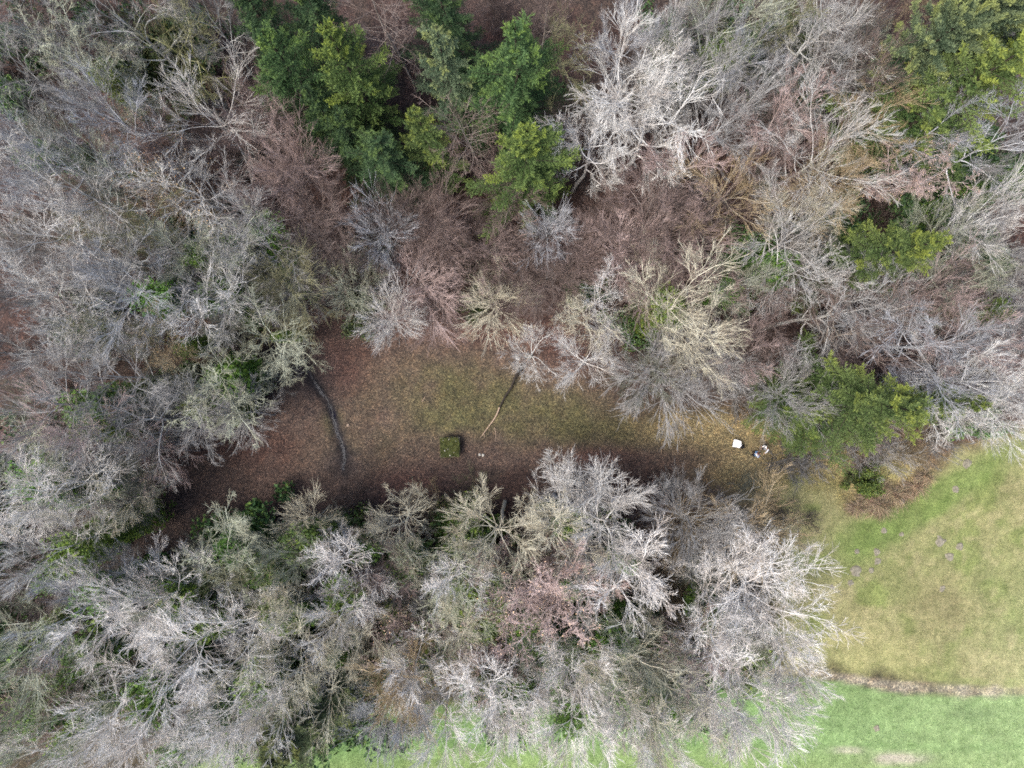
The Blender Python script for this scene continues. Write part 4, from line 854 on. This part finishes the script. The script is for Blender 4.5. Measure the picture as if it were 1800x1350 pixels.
# evergreen thickets: px py radius tone label
for i, (px, py, r, g, lab) in enumerate((
    (370, 440, 44, 'deep', 'dark green holly thicket in the left wood'), (445, 495, 36, 'mid', 'bright green thicket below the grey oak with ivy column'),
    (230, 752, 28, 'deep', 'blue-green small thicket above the dark wet hollow'), (85, 800, 48, 'deep', 'green thicket near the left edge above the ivy-green tree'),
    (60, 870, 46, 'deep', 'green thicket beneath the ivy-green tree'), (375, 670, 44, 'mid', 'green bramble thicket beneath the round ivy tree'),
    (455, 945, 44, 'mid', 'green thicket at the south-west rim of the clearing'), (430, 985, 46, 'mid', 'green thicket north of the ivy trunk'),
    (545, 985, 40, 'mid', 'green thicket left of the white drooping oak'), (400, 1060, 44, 'deep', 'green undergrowth below the ivy trunk'),
    (330, 1100, 46, 'deep', 'green undergrowth around the biggest white oak'), (500, 1060, 40, 'deep', 'dark green undergrowth north of the cream oak'),
    (30, 1190, 56, 'fresh', 'fresh green patch at the lower left edge'), (30, 1010, 54, 'mid', 'green patch at the left edge below the white oak'),
    (800, 1000, 44, 'fresh', 'vivid thicket under the ivy-smothered oak'), (770, 1085, 46, 'fresh', 'vivid green thicket between the two ivy trees'),
    (850, 1110, 40, 'mid', 'green thicket south of the western pink alder'), (1000, 935, 40, 'fresh', 'vivid green ivy carpet under the great crown'),
    (1040, 1000, 34, 'mid', 'green carpet under the great crown\'s south side'), (945, 1135, 40, 'mid', 'green thicket between the two southern pale beeches'),
    (1115, 1075, 30, 'deep', 'dark green bush east of the pink pair'), (1285, 1130, 34, 'fresh', 'fresh tuft below the meadow oaks'),
    (1120, 575, 36, 'mid', 'bright green bush beside the ivy-sided cream beech'), (1030, 515, 26, 'deep', 'dark green bush by the tiny white-heart tree'),
    (840, 470, 30, 'olive', 'olive bush in the centre wood'), (850, 520, 32, 'olive', 'olive bush behind the yellowish sapling'),
    (665, 445, 24, 'deep', 'small dark green bush near the bluish sapling'), (640, 540, 36, 'olive', 'dull green bush under the pale spiky tree'),
    (1300, 460, 40, 'mid', 'green bush north of the lichen beech'), (1330, 470, 34, 'mid', 'small green bush in the eastern wood'),
    (1440, 420, 44, 'deep', 'green bush below the cream eastern beech'), (1600, 350, 50, 'deep', 'dark green bush below the pink-leaved tree'),
    (1650, 330, 44, 'deep', 'dark green thicket east of the pink-leaved tree'), (1600, 480, 44, 'mid', 'green thicket at the foot of the yellow spruce'),
    (1680, 450, 44, 'deep', 'dark thicket east of the yellow spruce'), (1730, 300, 46, 'deep', 'dark green thicket near the right edge'),
    (1400, 80, 40, 'olive', 'olive thicket at the top between oaks and beeches'), (1280, 80, 44, 'deep', 'dark green thicket under the arching oak'),
    (1190, 90, 40, 'deep', 'dark green thicket at the top behind the white crowns'), (1370, 180, 44, 'deep', 'dark green bush under the blue-white brush'),
    (250, 100, 50, 'deep', 'dark green thicket between the top left oaks'), (300, 130, 46, 'olive', 'mossy olive thicket under the mossed oak'),
    (90, 90, 44, 'deep', 'dark green thicket near the top left corner'), (20, 170, 40, 'mid', 'green thicket at the left edge near the corner'),
    (350, 100, 44, 'deep', 'dark thicket beside the first dark spruce'), (180, 560, 44, 'deep', 'dark green thicket in the left wood'),
    (620, 1210, 54, 'mid', 'green bushes on the field\'s north-west edge'), (590, 1170, 46, 'deep', 'dark bushes above the olive spruce'),
    (200, 1150, 50, 'fresh', 'bright green thicket between blue ash and white beech fan'), (440, 1190, 46, 'mid', 'green thicket beneath the cream and white oaks'),
    (560, 1085, 50, 'mid', 'green thicket south of the narrow ivy column tree'), (120, 1180, 54, 'mid', 'green thicket south of the blue-grey ash'),
    (700, 1000, 42, 'fresh', 'vivid bush on the western flank of the ivy-smothered oak'), (850, 965, 40, 'fresh', 'vivid bush on the eastern flank of the ivy-smothered oak'),
    (1520, 848, 20, 'gold', 'small yellow-green bush in the ditch bend'), (1500, 838, 14, 'olive', 'tiny dark bush beside the yellow-green one'),
    (1400, 690, 36, 'deep', 'dark green bush at the foot of the golden spruces'), (1690, 740, 34, 'mid', 'green bush under the overhanging pale oak'),
    (1510, 720, 40, 'deep', 'green bush shaded by the large golden spruce'), (1210, 1190, 40, 'mid', 'green bush behind the beige fan'),
    (1060, 1200, 40, 'mid', 'green bush behind the field fringe'), (880, 1200, 40, 'mid', 'green bush behind the fanning white oak'))):
    x, y = gx(px, .8), gy(py, .8); t = empty('evergreen_bush', (x, y, hz(x, y)), rs.uniform(0, 6.28)); s = r / PPM / (1.25 if py < 900 else 1.0); t.scale = (s, s, s * rs.uniform(1.3, 2.2))
    tag(t, lab, 'bush', 'evergreen bushes and ivy thickets')
    o = link('foliage', THICK[i % 2], t); o.color = (*[c * 1.3 for c in GREEN[g]], 1); o['kind'] = 'stuff'
    o = link('stems', LIB['S0']['trunk'], t); o.color = (.12, .09, .06, 1); o.scale = (.5, .5, .28)

# ------------------------------------------------------------------ things in the clearing
def bm_obj(name, bm, mat, parent=None, smooth=False):
    me = bpy.data.meshes.new(name); bm.to_mesh(me); bm.free(); me.materials.append(mat)
    if smooth: me.polygons.foreach_set('use_smooth', [True] * len(me.polygons))
    return link(name, me, parent)
import bmesh
from mathutils import noise as mn
def rough_box(sx, sy, sz, z0, amp=.03, cuts=5, seed=0, bevel=.04):
    bm = bmesh.new(); bmesh.ops.create_cube(bm, size=1)
    for v in bm.verts: v.co = Vector((v.co.x * sx, v.co.y * sy, (v.co.z + .5) * sz + z0))
    bmesh.ops.bevel(bm, geom=list(bm.edges), offset=bevel, segments=2, affect='EDGES', profile=.6)
    bmesh.ops.subdivide_edges(bm, edges=[e for e in bm.edges if e.calc_length() > .3], cuts=cuts, use_grid_fill=True)
    for v in bm.verts: v.co += mn.noise_vector(v.co * 2.3 + Vector((seed, 0, 0))) * amp
    return bm
MOSS = plain('moss_cover', (.052, .062, .020), .95, .6, 4)
STONE = plain('stone', (.20, .19, .17), .9, .35, 6)
PALE = plain('pale_stone', (.50, .48, .43), .85, .2, 9)
bx_, by_ = gx(791, .9), gy(786, .9); bz = hz(bx_, by_)
blk = tag(empty('stone_block', (bx_, by_, bz), math.radians(2)), 'square moss-covered stone block standing in the clearing', 'block')
for k, z0 in enumerate((-.2, .14, .46)):                   # three courses of blocks on each side
    for s in range(4):
        for j in range(2):
            bm = rough_box(.83, .36, .30, z0, .02, 1, k * 9 + s * 2 + j, .03); o = bm_obj('stone', bm, STONE, blk)
            a = s * math.pi / 2; off = Vector((-.42 + .84 * j + (.03 if k == 1 else 0), -.70, 0)); o.location = Matrix.Rotation(a, 3, 'Z') @ off; o.rotation_euler.z = a + random.Random(k * 8 + s * 2 + j).uniform(-.02, .02)
bm_obj('capstone', rough_box(1.92, 1.9, .2, .77, .04, 6, 3), STONE, blk)
bm = rough_box(1.84, 1.80, .12, .955, .11, 9, 5, .05); bm_obj('moss_cushion', bm, MOSS, blk, True)
r_ = np.random.default_rng(8); n = 4200
c = np.stack([r_.uniform(-1, 1, n) * (.93 + .09 * np.sin(np.arange(n))), r_.uniform(-1, 1, n) * (.93 + .09 * np.cos(np.arange(n) * 1.7)), np.zeros(n)], -1)
c[:, 2] = 1.06 + .09 * (fbm(c[:, 0], c[:, 1], .5, 4) - .5) - .5 * np.maximum(0, np.abs(c[:, :2]).max(1) - .9) * 5 * r_.random(n) + r_.normal(0, .02, n)
me = cards('moss_tufts', r_, c, .05); o = link('moss_tufts', me, blk); o.color = (.075, .088, .030, 1); o['kind'] = 'stuff'
for k, (ax, ay) in enumerate(((-.05, .78), (.18, .32), (-.62, .70), (-.18, -.15), (.0, -.78), (.55, .1), (.4, -.5), (-.5, -.3), (-.7, -.75), (.62, .62))):
    bm = bmesh.new(); bmesh.ops.create_icosphere(bm, subdivisions=2, radius=(.06, .07, .04)[k % 3])
    for v in bm.verts: v.co += mn.noise_vector(v.co * 9 + Vector((k, 0, 0))) * .015; v.co.z *= .6
    o = bm_obj('pebble', bm, PALE, blk, True); o.location = (ax, ay, 1.06)

LIME = plain('limestone', (.33, .31, .27), .9, .3, 7)
def rock(name, x, y, r, mat, seed, label=None, cat=None, group=None, flat=.6):
    bm = bmesh.new(); bmesh.ops.create_icosphere(bm, subdivisions=2, radius=r)
    for v in bm.verts: v.co += mn.noise_vector(v.co / r * 1.1 + Vector((seed * 3.1, 0, 0))) * r * .35; v.co.z *= flat
    o = bm_obj(name, bm, mat, None, True); o.location = (x, y, hz(x, y) + r * .25); tag(o, label, cat, group); return o
rock('pale_stone', gx(843), gy(799), .13, PALE, 1, 'round pale stone east of the mossy block, nearer to it', 'stone', 'loose pale stones')
rock('pale_stone', gx(849), gy(800), .14, PALE, 2, 'round pale stone east of the mossy block, farther from it', 'stone', 'loose pale stones')
rock('pale_stone', gx(613), gy(747), .16, plain('tan_stone', (.30, .23, .18), .9), 4, 'tan stone just east of the stream', 'stone', 'loose pale stones')
rock('rubble', gx(1547), gy(842), .42, LIME, 6, 'pale limestone lump in the ditch bend by the yellow-green bush', 'stone', None, .5)
rock('rubble', gx(1532), gy(846), .26, LIME, 7, 'smaller pale limestone lump beside the larger one in the ditch bend', 'stone', None, .5)
rock('soil_clod', gx(1588), gy(882), .32, plain('clay', (.36, .31, .25), .9), 8, 'tan clay clod between the reed tussocks', 'stone', None, .5)

# stream: dark thin water with a thread of pale pebbles
wm, n, l, b = new_mat('water'); b.inputs['Base Color'].default_value = (.03, .03, .035, 1); b.inputs['Roughness'].default_value = .55; b.inputs['Specular IOR Level'].default_value = .5
bp = n.new('ShaderNodeBump'); bp.inputs['Strength'].default_value = .6; bp.inputs['Distance'].default_value = .05; l.new(noise(n, l, 7, 4), bp.inputs['Height']); l.new(bp.outputs[0], b.inputs['Normal'])
def ribbon(name, pts, ws, mat, dz, label):
    P = np.array([(gx(a), gy(b_)) for a, b_ in pts]); t = np.arange(len(P)); tt = np.linspace(0, len(P) - 1, 90)
    x = np.interp(tt, t, P[:, 0]); y = np.interp(tt, t, P[:, 1]); w = np.interp(tt, t, ws) * np.maximum(0, 2.2 * fbm(tt * 5, tt * 0, 1, 3) - .35)
    dx, dy = np.gradient(x), np.gradient(y); L_ = np.hypot(dx, dy); nx_, ny_ = -dy / L_, dx / L_
    sw = (fbm(tt * 4, tt * 0, 1, 19) - .5) * .45; x = x + nx_ * sw; y = y + ny_ * sw; off = np.linspace(-1, 1, 5); X = x[:, None] + nx_[:, None] * w[:, None] * off; Y = y[:, None] + ny_[:, None] * w[:, None] * off
    Z = np.repeat(height(x, y)[:, None], 5, 1) + dz
    i = np.arange(90 * 5).reshape(90, 5); F = np.stack([i[:-1, :-1], i[1:, :-1], i[1:, 1:], i[:-1, 1:]], -1).reshape(-1, 4)
    return tag(link(name, mesh_np(name, np.stack([X, Y, Z], -1).reshape(-1, 3), F[:, ::-1], mat)), label, kind='structure')
ribbon('stream', STREAM[:9], [.07, .11, .08, .05, .04, .04, .05, .06, .14], wm, .07, 'narrow dark stream trickling down the western clearing')
r2 = np.random.default_rng(4); parts = []
SP = np.array(STREAM[1:9], float); n = 1500
tt = r2.random(n) * (len(SP) - 1); i = tt.astype(int); u = (tt - i)[:, None]; q = SP[i] * (1 - u) + SP[np.minimum(i + 1, len(SP) - 1)] * u
br = fbm(tt * 2, tt * 0, 1, 5) * 8 - 4
X = gx(q[:, 0] + r2.normal(0, 1.6, n) + br); Y = gy(q[:, 1] + r2.normal(0, 1.6, n))
keep = r2.random(n) < (fbm(tt * 2.6, tt * 0, 1, 8) - .44) * 5; X, Y = X[keep], Y[keep]; n = len(X); Z = height(X, Y) + .09
oc = np.array([(1, 0, 0), (0, 1, 0), (-1, 0, 0), (0, -1, 0), (0, 0, .7), (0, 0, -.7)]); of = np.array([(0, 1, 4), (1, 2, 4), (2, 3, 4), (3, 0, 4), (1, 0, 5), (2, 1, 5), (3, 2, 5), (0, 3, 5)])
sz = r2.uniform(.012, .04, (n, 1, 1)); v = oc[None] * sz * r2.uniform(.7, 1.3, (n, 6, 1)) + np.stack([X, Y, Z], -1)[:, None]
f = (of[None] + np.arange(n)[:, None, None] * 6).reshape(-1, 3)
tag(link('stream_pebbles', mesh_np('stream_pebbles', v.reshape(-1, 3), f, plain('pebble', (.17, .17, .18), .6, .5, 12))), 'pale wet pebbles strung along the narrow stream', 'pebbles', kind='stuff')

# leaning dead pole: a thin fallen trunk, dark above, barkless and pale at its forked lower end
def pole(name, pts, rad, mat, parent=None, S_=7):
    P = np.array(pts, float)[None]; R = np.array(rad, float)[None]; return link(name, mesh_np(name, *tubes(P, R, S_), mat), parent)
def gp(px, py, z): return (gx(px, z), gy(py, z), hz(gx(px, z), gy(py, z)) + z)
DARKBARK = plain('dark_bark', (.034, .028, .024), .9, .3, 10); PEELED = plain('peeled_wood', (.40, .30, .23), .8, .2, 9)
x0, y0 = gx(862, .15), gy(742, .15)
lg = tag(empty('fallen_pole', (x0, y0, 0)), 'thin fallen trunk in the clearing, dark one end, pale and forked the other', 'fallen tree')
def sub(p): return (p[0] - x0, p[1] - y0, p[2])
pole('bark_stem', [sub(gp(*q)) for q in ((917, 640, .55), (913, 651, .5), (905, 664, .44), (898, 682, .38), (889, 695, .33), (882, 708, .28), (878, 716, .25))], [.12, .12, .115, .11, .10, .09, .08], DARKBARK, lg)
pole('peeled_stem', [sub(gp(*q)) for q in ((878, 716, .25), (873, 729, .22), (867, 739, .2), (860, 748, .17), (855, 755, .14), (850, 762, .12))], [.075, .068, .06, .052, .045, .036], PEELED, lg)
pole('fork', [sub(gp(*q)) for q in ((850, 762, .12), (847, 766, .1), (844, 770, .08))], [.04, .03, .012], PEELED, lg)
pole('fork', [sub(gp(*q)) for q in ((850, 762, .12), (852, 767, .1), (852, 771, .08))], [.032, .024, .01], PEELED, lg)
o = pole('fallen_stick', [gp(*q) for q in ((870, 752, .1), (872, 764, .08), (871, 776, .06))], [.03, .025, .012], PEELED); tag(o, 'thin pale stick lying beside the forked end of the fallen trunk', 'stick')
o = pole('fallen_branch', [gp(*q) for q in ((719, 842, .12), (724, 839, .16), (729, 837, .14))], [.06, .1, .04], DARKBARK); tag(o, 'short dark branch stub on the red leaf patch', 'branch')
for q, lab in ((((742, 706, .06), (748, 697, .06)), 'short pale stick in the mossy west part of the clearing'), (((1084, 740, .07), (1088, 747, .07)), 'dark stub in the mossy eastern lawn of the clearing'), (((1358, 800, .1), (1352, 830, .1), (1345, 850, .08)), 'long thin brown stick on the straw grass south of the people')):
    o = pole('fallen_stick', [gp(*a) for a in q], [.035] * (len(q) - 1) + [.02], PEELED if 'pale' in lab else DARKBARK); tag(o, lab, 'stick')

# molehills on the meadow
SOIL = plain('crumbled_soil', (.19, .175, .135), .95, .45, 5)
for k, (px, py, r, lab) in enumerate(((1554, 932, 6, 'single molehill nearest the reeds'), (1584, 938, 5, 'small molehill right of the one nearest the reeds'), (1652, 952, 10, 'largest molehill, western one of the trio'), (1687, 960, 8, 'eastern molehill of the trio'), (1669, 979, 8, 'southern molehill of the trio'),
    (1540, 970, 7, 'molehill south of the one nearest the reeds'), (1541, 986, 7, 'molehill just below another in the western meadow'), (1504, 1003, 11, 'flattened molehill at the western meadow rim'), (1505, 968, 6, 'small molehill near the western meadow rim'), (1494, 1024, 7, 'southernmost molehill near the wood'), (1656, 1034, 6, 'lonely molehill in the middle of the meadow'),
    (1700, 815, 9, 'molehill in the top part of the meadow'), (1680, 860, 7, 'molehill below the top meadow one'), (1540, 1280, 6, 'lone molehill in the green field'), (1530, 1002, 6, 'small molehill east of the flattened one'), (1462, 1030, 4, 'tiny molehill at the foot of the meadow oaks'))):
    bm = bmesh.new(); R = r / PPM * .9; bmesh.ops.create_grid(bm, x_segments=14, y_segments=14, size=R * 1.3)
    for v in bm.verts:
        d = v.co.length / R; nz_ = mn.noise(v.co * 2.2 + Vector((k * 7, 0, 0))); hh = max(0, 1 - (d * (1 + .45 * nz_)) ** 2) * R * .22
        v.co.z = hh + (mn.noise(v.co * 9) * .05 + mn.noise(v.co * 4 + Vector((3, k, 0))) * .08) * (hh > 0) - .09 * (hh <= 0)
    x, y = gx(px), gy(py); o = bm_obj('molehill', bm, SOIL, None, True); o.location = (x, y, hz(x, y) + .02); tag(o, lab, 'molehill', 'molehills on the grass')

# reed tussocks in the ditch
def tussock(seed, R, n=300):
    g = np.random.default_rng(seed); a = g.uniform(0, 2 * np.pi, n); L_ = g.uniform(.5, 1.15, n) * R
    p = np.stack([np.cos(a), np.sin(a), np.zeros(n)], -1) * g.uniform(0, .28, (n, 1)) * R
    d = np.stack([np.cos(a) * .55 - .25, np.sin(a) * .55 - .35, np.ones(n) * .9], -1)
    P, D, Rr = grow(g, p, d, L_ * 1.25, np.full(n, .019), np.full(n, .006), 5, .10, -.30)
    v, f = tubes(P, Rr); c = np.array((.30, .235, .16)) * g.choice([.45, .8, 1.1, 1.5], (n, 1)) * (1 + g.uniform(-.12, .12, (n, 3)))
    return mesh_np('reed_tussock', v, f, SCATTER, True, {'col': np.repeat(c, 18, 0)})
for k, (px, py, R, lab) in enumerate(((1575, 873, 1.6, 'largest brown reed tussock in the ditch'), (1548, 890, 1.5, 'brown reed tussock at the ditch\'s western end'), (1615, 857, 1.4, 'brown reed tussock beside the clay clod'), (1530, 878, 1.2, 'dull reed tussock nearest the straw grass'), (1596, 866, 1.1, 'small reed tussock in the middle of the ditch'), (1560, 858, 1.0, 'small reed tussock at the back of the ditch'), (1508, 893, 1.0, 'greyish reed tussock where the ditch ends'), (1632, 838, 1.1, 'reed tussock at the ditch\'s upper end'))):
    x, y = gx(px, .6), gy(py, .6); o = link('reed_tussock', tussock(900 + k, R)); o.location = (x, y, hz(x, y)); tag(o, lab, 'reeds', 'reed tussocks along the ditch')

# ------------------------------------------------------------------ table, bag and the two people
WHITE = plain('white_top', (.92, .92, .93), .5, .0); METAL = plain('grey_metal', (.25, .25, .26), .4, .1, 8, .8); BLACK = plain('black_fabric', (.012, .012, .014), .8)
tx, ty = gx(1295, .74), gy(779.5, .74); tz = hz(tx, ty)
tb = tag(empty('folding_table', (tx, ty, tz), math.radians(-8)), 'small white folding table with one clipped corner left of the two people', 'table')
bm = bmesh.new(); pr = [(-.43, -.37), (.30, -.40), (.45, -.12), (.36, .26), (-.02, .36), (-.36, .38)]
vs = [bm.verts.new((a, b_, .72)) for a, b_ in pr]; f = bm.faces.new(vs); e = bmesh.ops.extrude_face_region(bm, geom=[f])
for g in e['geom']:
    if isinstance(g, bmesh.types.BMVert): g.co.z += .035
bmesh.ops.recalc_face_normals(bm, faces=bm.faces); bmesh.ops.bevel(bm, geom=list(bm.edges), offset=.008, segments=1, affect='EDGES'); bm_obj('tabletop', bm, WHITE, tb)
for sx_, sy_ in ((-.34, -.3), (.28, -.32), (.28, .2), (-.3, .3)): pole('leg', [(sx_ * 1.1, sy_ * 1.1, 0), (sx_ * .9, sy_ * .9, .72)], [.014, .014], METAL, tb)
pole('crossbar', [(-.3, -.29, .4), (.26, .22, .4)], [.01, .01], METAL, tb)

def skin(name, pts, edges, radii, mat, parent, sub=2):
    me = bpy.data.meshes.new(name); me.from_pydata([Vector(p) for p in pts], edges, []); o = link(name, me, parent); me.materials.append(mat)
    m = o.modifiers.new('skin', 'SKIN'); lay = me.skin_vertices[0] if me.skin_vertices else None
    bm = bmesh.new(); bm.from_mesh(me); ly = bm.verts.layers.skin.verify()
    for i, v in enumerate(bm.verts):
        r = radii[i]; v[ly].radius = (r, r) if isinstance(r, float) else r; v[ly].use_root = (i == 0)
    bm.to_mesh(me); bm.free(); m.use_smooth_shade = True
    s = o.modifiers.new('sub', 'SUBSURF'); s.levels = sub; s.render_levels = sub
    dg = bpy.context.evaluated_depsgraph_get(); ev = o.evaluated_get(dg); me2 = bpy.data.meshes.new_from_object(ev); o.modifiers.clear(); o.data = me2; me2.name = name
    return o
SKINM = plain('skin', (.45, .28, .20), .6, .05)
def person(px, py, face, label, jacket, trousers, hair, armL, armR, patches=()):
    """armL/armR: elbow and hand positions; local frame: +Y is the way the person faces"""
    x, y = gx(px), gy(py); t = tag(empty('person', (x, y, hz(x, y) + .01), face), label, 'person')
    P, E, R = [], [], []
    def add(p, r, a=None):
        P.append(p); R.append(float(r)); k = len(P) - 1
        if a is not None: E.append((a, k))
        return k
    pel = add((0, 0, .95), .14); ch = add((0, .0, 1.22), .14, pel); up = add((0, 0, 1.38), .13, ch); nk = add((0, .01, 1.50), .06, up); h1 = add((0, .03, 1.59), .085, nk); h2 = add((0, .02, 1.69), .09, h1)
    nose = add((0, .13, 1.62), .018, h1)
    for s, st in ((-1, .12), (1, -.10)):
        hp = add((s * .10, 0, .90), .10, pel); kn = add((s * .12, st * .5 + .03, .50), .065, hp); an = add((s * .12, st, .09), .045, kn); add((s * .13, st + .16, .04), .04, an)
    for s, (el_, ha) in ((-1, armL), (1, armR)):
        sh = add((s * .19, 0, 1.38), .065, up); e_ = add(el_, .045, sh); w = add(ha, .03, e_)
        d = (Vector(ha) - Vector(el_)).normalized(); sd_ = d.cross(Vector((0, 0, 1))).normalized(); pm = add(tuple(Vector(ha) + d * .06), .034, w)
        for k, (o_, L_) in enumerate(((-.032, .065), (-.011, .078), (.011, .073), (.032, .058))):
            b0 = Vector(ha) + d * .09 + sd_ * o_; m_ = add(tuple(b0), .0095, pm); m2 = add(tuple(b0 + d * L_ * .55 + Vector((0, 0, -.01))), .009, m_); add(tuple(b0 + d * L_ + Vector((0, 0, -.03))), .008, m2)
        th = add(tuple(Vector(ha) + d * .04 + sd_ * s * -.045), .011, pm); add(tuple(Vector(ha) + d * .085 + sd_ * s * -.07), .009, th)
    skin('body', P, E, R, SKINM, t)
    # jacket and trousers
    JP = [(0, 0, .93), (0, 0, 1.2), (0, 0, 1.40), (0, .0, 1.47)]; JE = [(0, 1), (1, 2), (2, 3)]; JR = [.175, .18, .16, .09]
    for s, (el_, ha) in ((-1, armL), (1, armR)):
        k = len(JP); JP += [(s * .20, 0, 1.40), el_, tuple(Vector(el_).lerp(Vector(ha), .85))]; JE += [(2, k), (k, k + 1), (k + 1, k + 2)]; JR += [.10, .07, .055]
    skin('jacket', JP, JE, JR, jacket, t)
    TP = [(0, 0, .97)]; TE = []; TR = [.15]
    for s, st in ((-1, .12), (1, -.10)):
        k = len(TP); TP += [(s * .10, 0, .86), (s * .12, st * .5 + .03, .50), (s * .12, st, .12)]; TE += [(0, k), (k, k + 1), (k + 1, k + 2)]; TR += [.125, .09, .07]
    skin('trousers', TP, TE, TR, trousers, t)
    for s, st in ((-1, .12), (1, -.10)): skin('shoe', [(s * .12, st - .06, .05), (s * .125, st + .08, .045), (s * .13, st + .2, .035)], [(0, 1), (1, 2)], [.05, .05, .04], BLACK, t, 1)
    skin('hair', [(0, -.01, 1.73), (0, -.05, 1.64), (0, -.06, 1.57)], [(0, 1), (1, 2)], [.098, .09, .06], hair, t)
    for s in (-1, 1):
        bm = bmesh.new(); bmesh.ops.create_icosphere(bm, subdivisions=1, radius=.014); o = bm_obj('eye', bm, BLACK, t, True); o.location = (s * .032, .112, 1.645)
        bm = bmesh.new(); bmesh.ops.create_icosphere(bm, subdivisions=1, radius=.026); o = bm_obj('ear', bm, SKINM, t, True); o.location = (s * .092, .02, 1.635); o.scale = (.5, .8, 1.2)
    bm = bmesh.new(); bmesh.ops.create_icosphere(bm, subdivisions=1, radius=.022); o = bm_obj('mouth', bm, plain('lips', (.35, .14, .12), .6), t, True); o.location = (0, .108, 1.565); o.scale = (1.2, .4, .35)
    for nm, pts, rad, mt in patches: skin(nm, pts, [(i, i + 1) for i in range(len(pts) - 1)], rad, mt, t, 1)
    return t
WJ = plain('white_jacket', (.80, .80, .82), .7, .04); BJ = plain('light_blue_jacket', (.22, .42, .70), .7, .05); RED = plain('red_fabric', (.60, .05, .05), .7); NAVY = plain('navy_trousers', (.02, .025, .045), .8); GREYT = plain('grey_trousers', (.10, .10, .11), .8)
DH = plain('dark_hair', (.02, .015, .012), .6); GH = plain('grey_hair', (.55, .50, .46), .7)
person(1321, 797, math.radians(-60), 'person in blue, white and red jacket, nearer the white table', BJ, NAVY, GH,
       ((-.30, .10, 1.15), (-.16, .34, 1.10)), ((.30, .10, 1.15), (.16, .34, 1.10)),
       (('white_yoke', [(-.23, -.02, 1.42), (-.1, -.04, 1.45), (.1, -.04, 1.45), (.23, -.02, 1.42)], [.115, .12, .12, .115], WJ), ('red_collar', [(-.17, .10, 1.46), (0, .135, 1.45), (.17, .10, 1.46)], [.045, .05, .045], RED)))
person(1338, 785.5, math.radians(120), 'person in white top with black shoulder bag, farther from the table', WJ, GREYT, DH,
       ((-.34, .12, 1.18), (-.38, .38, 1.12)), ((.29, .05, 1.12), (.24, .30, 1.05)),
       (('shoulder_bag', [(.24, -.16, 1.18), (.26, -.20, 1.0)], [.11, .12], BLACK), ('bag_strap', [(-.15, .10, 1.50), (0, .14, 1.38), (.17, .10, 1.2), (.24, -.1, 1.15)], [.03, .03, .03, .03], BLACK)))
bgx, bgy = gx(1304.5, .3), gy(785, .3)
bm = rough_box(.36, .30, .42, 0, .03, 1, 4, .1); o = bm_obj('rucksack_body', bm, BLACK, None, True)
rk = tag(empty('rucksack', (bgx, bgy, hz(bgx, bgy)), .5), 'black rucksack standing on the grass at the white table\'s corner', 'rucksack'); o.parent = rk
bm = rough_box(.26, .12, .26, .03, .02, 1, 9, .05); o = bm_obj('front_pocket', bm, BLACK, rk, True); o.location = (0, .19, 0)
for s in (-1, 1): pole('strap', [(s * .1, -.15, .38), (s * .11, -.23, .25), (s * .1, -.16, .08)], [.02, .022, .02], BLACK, rk)
pole('handle', [(-.05, 0, .41), (0, 0, .47), (.05, 0, .41)], [.012, .012, .012], BLACK, rk)
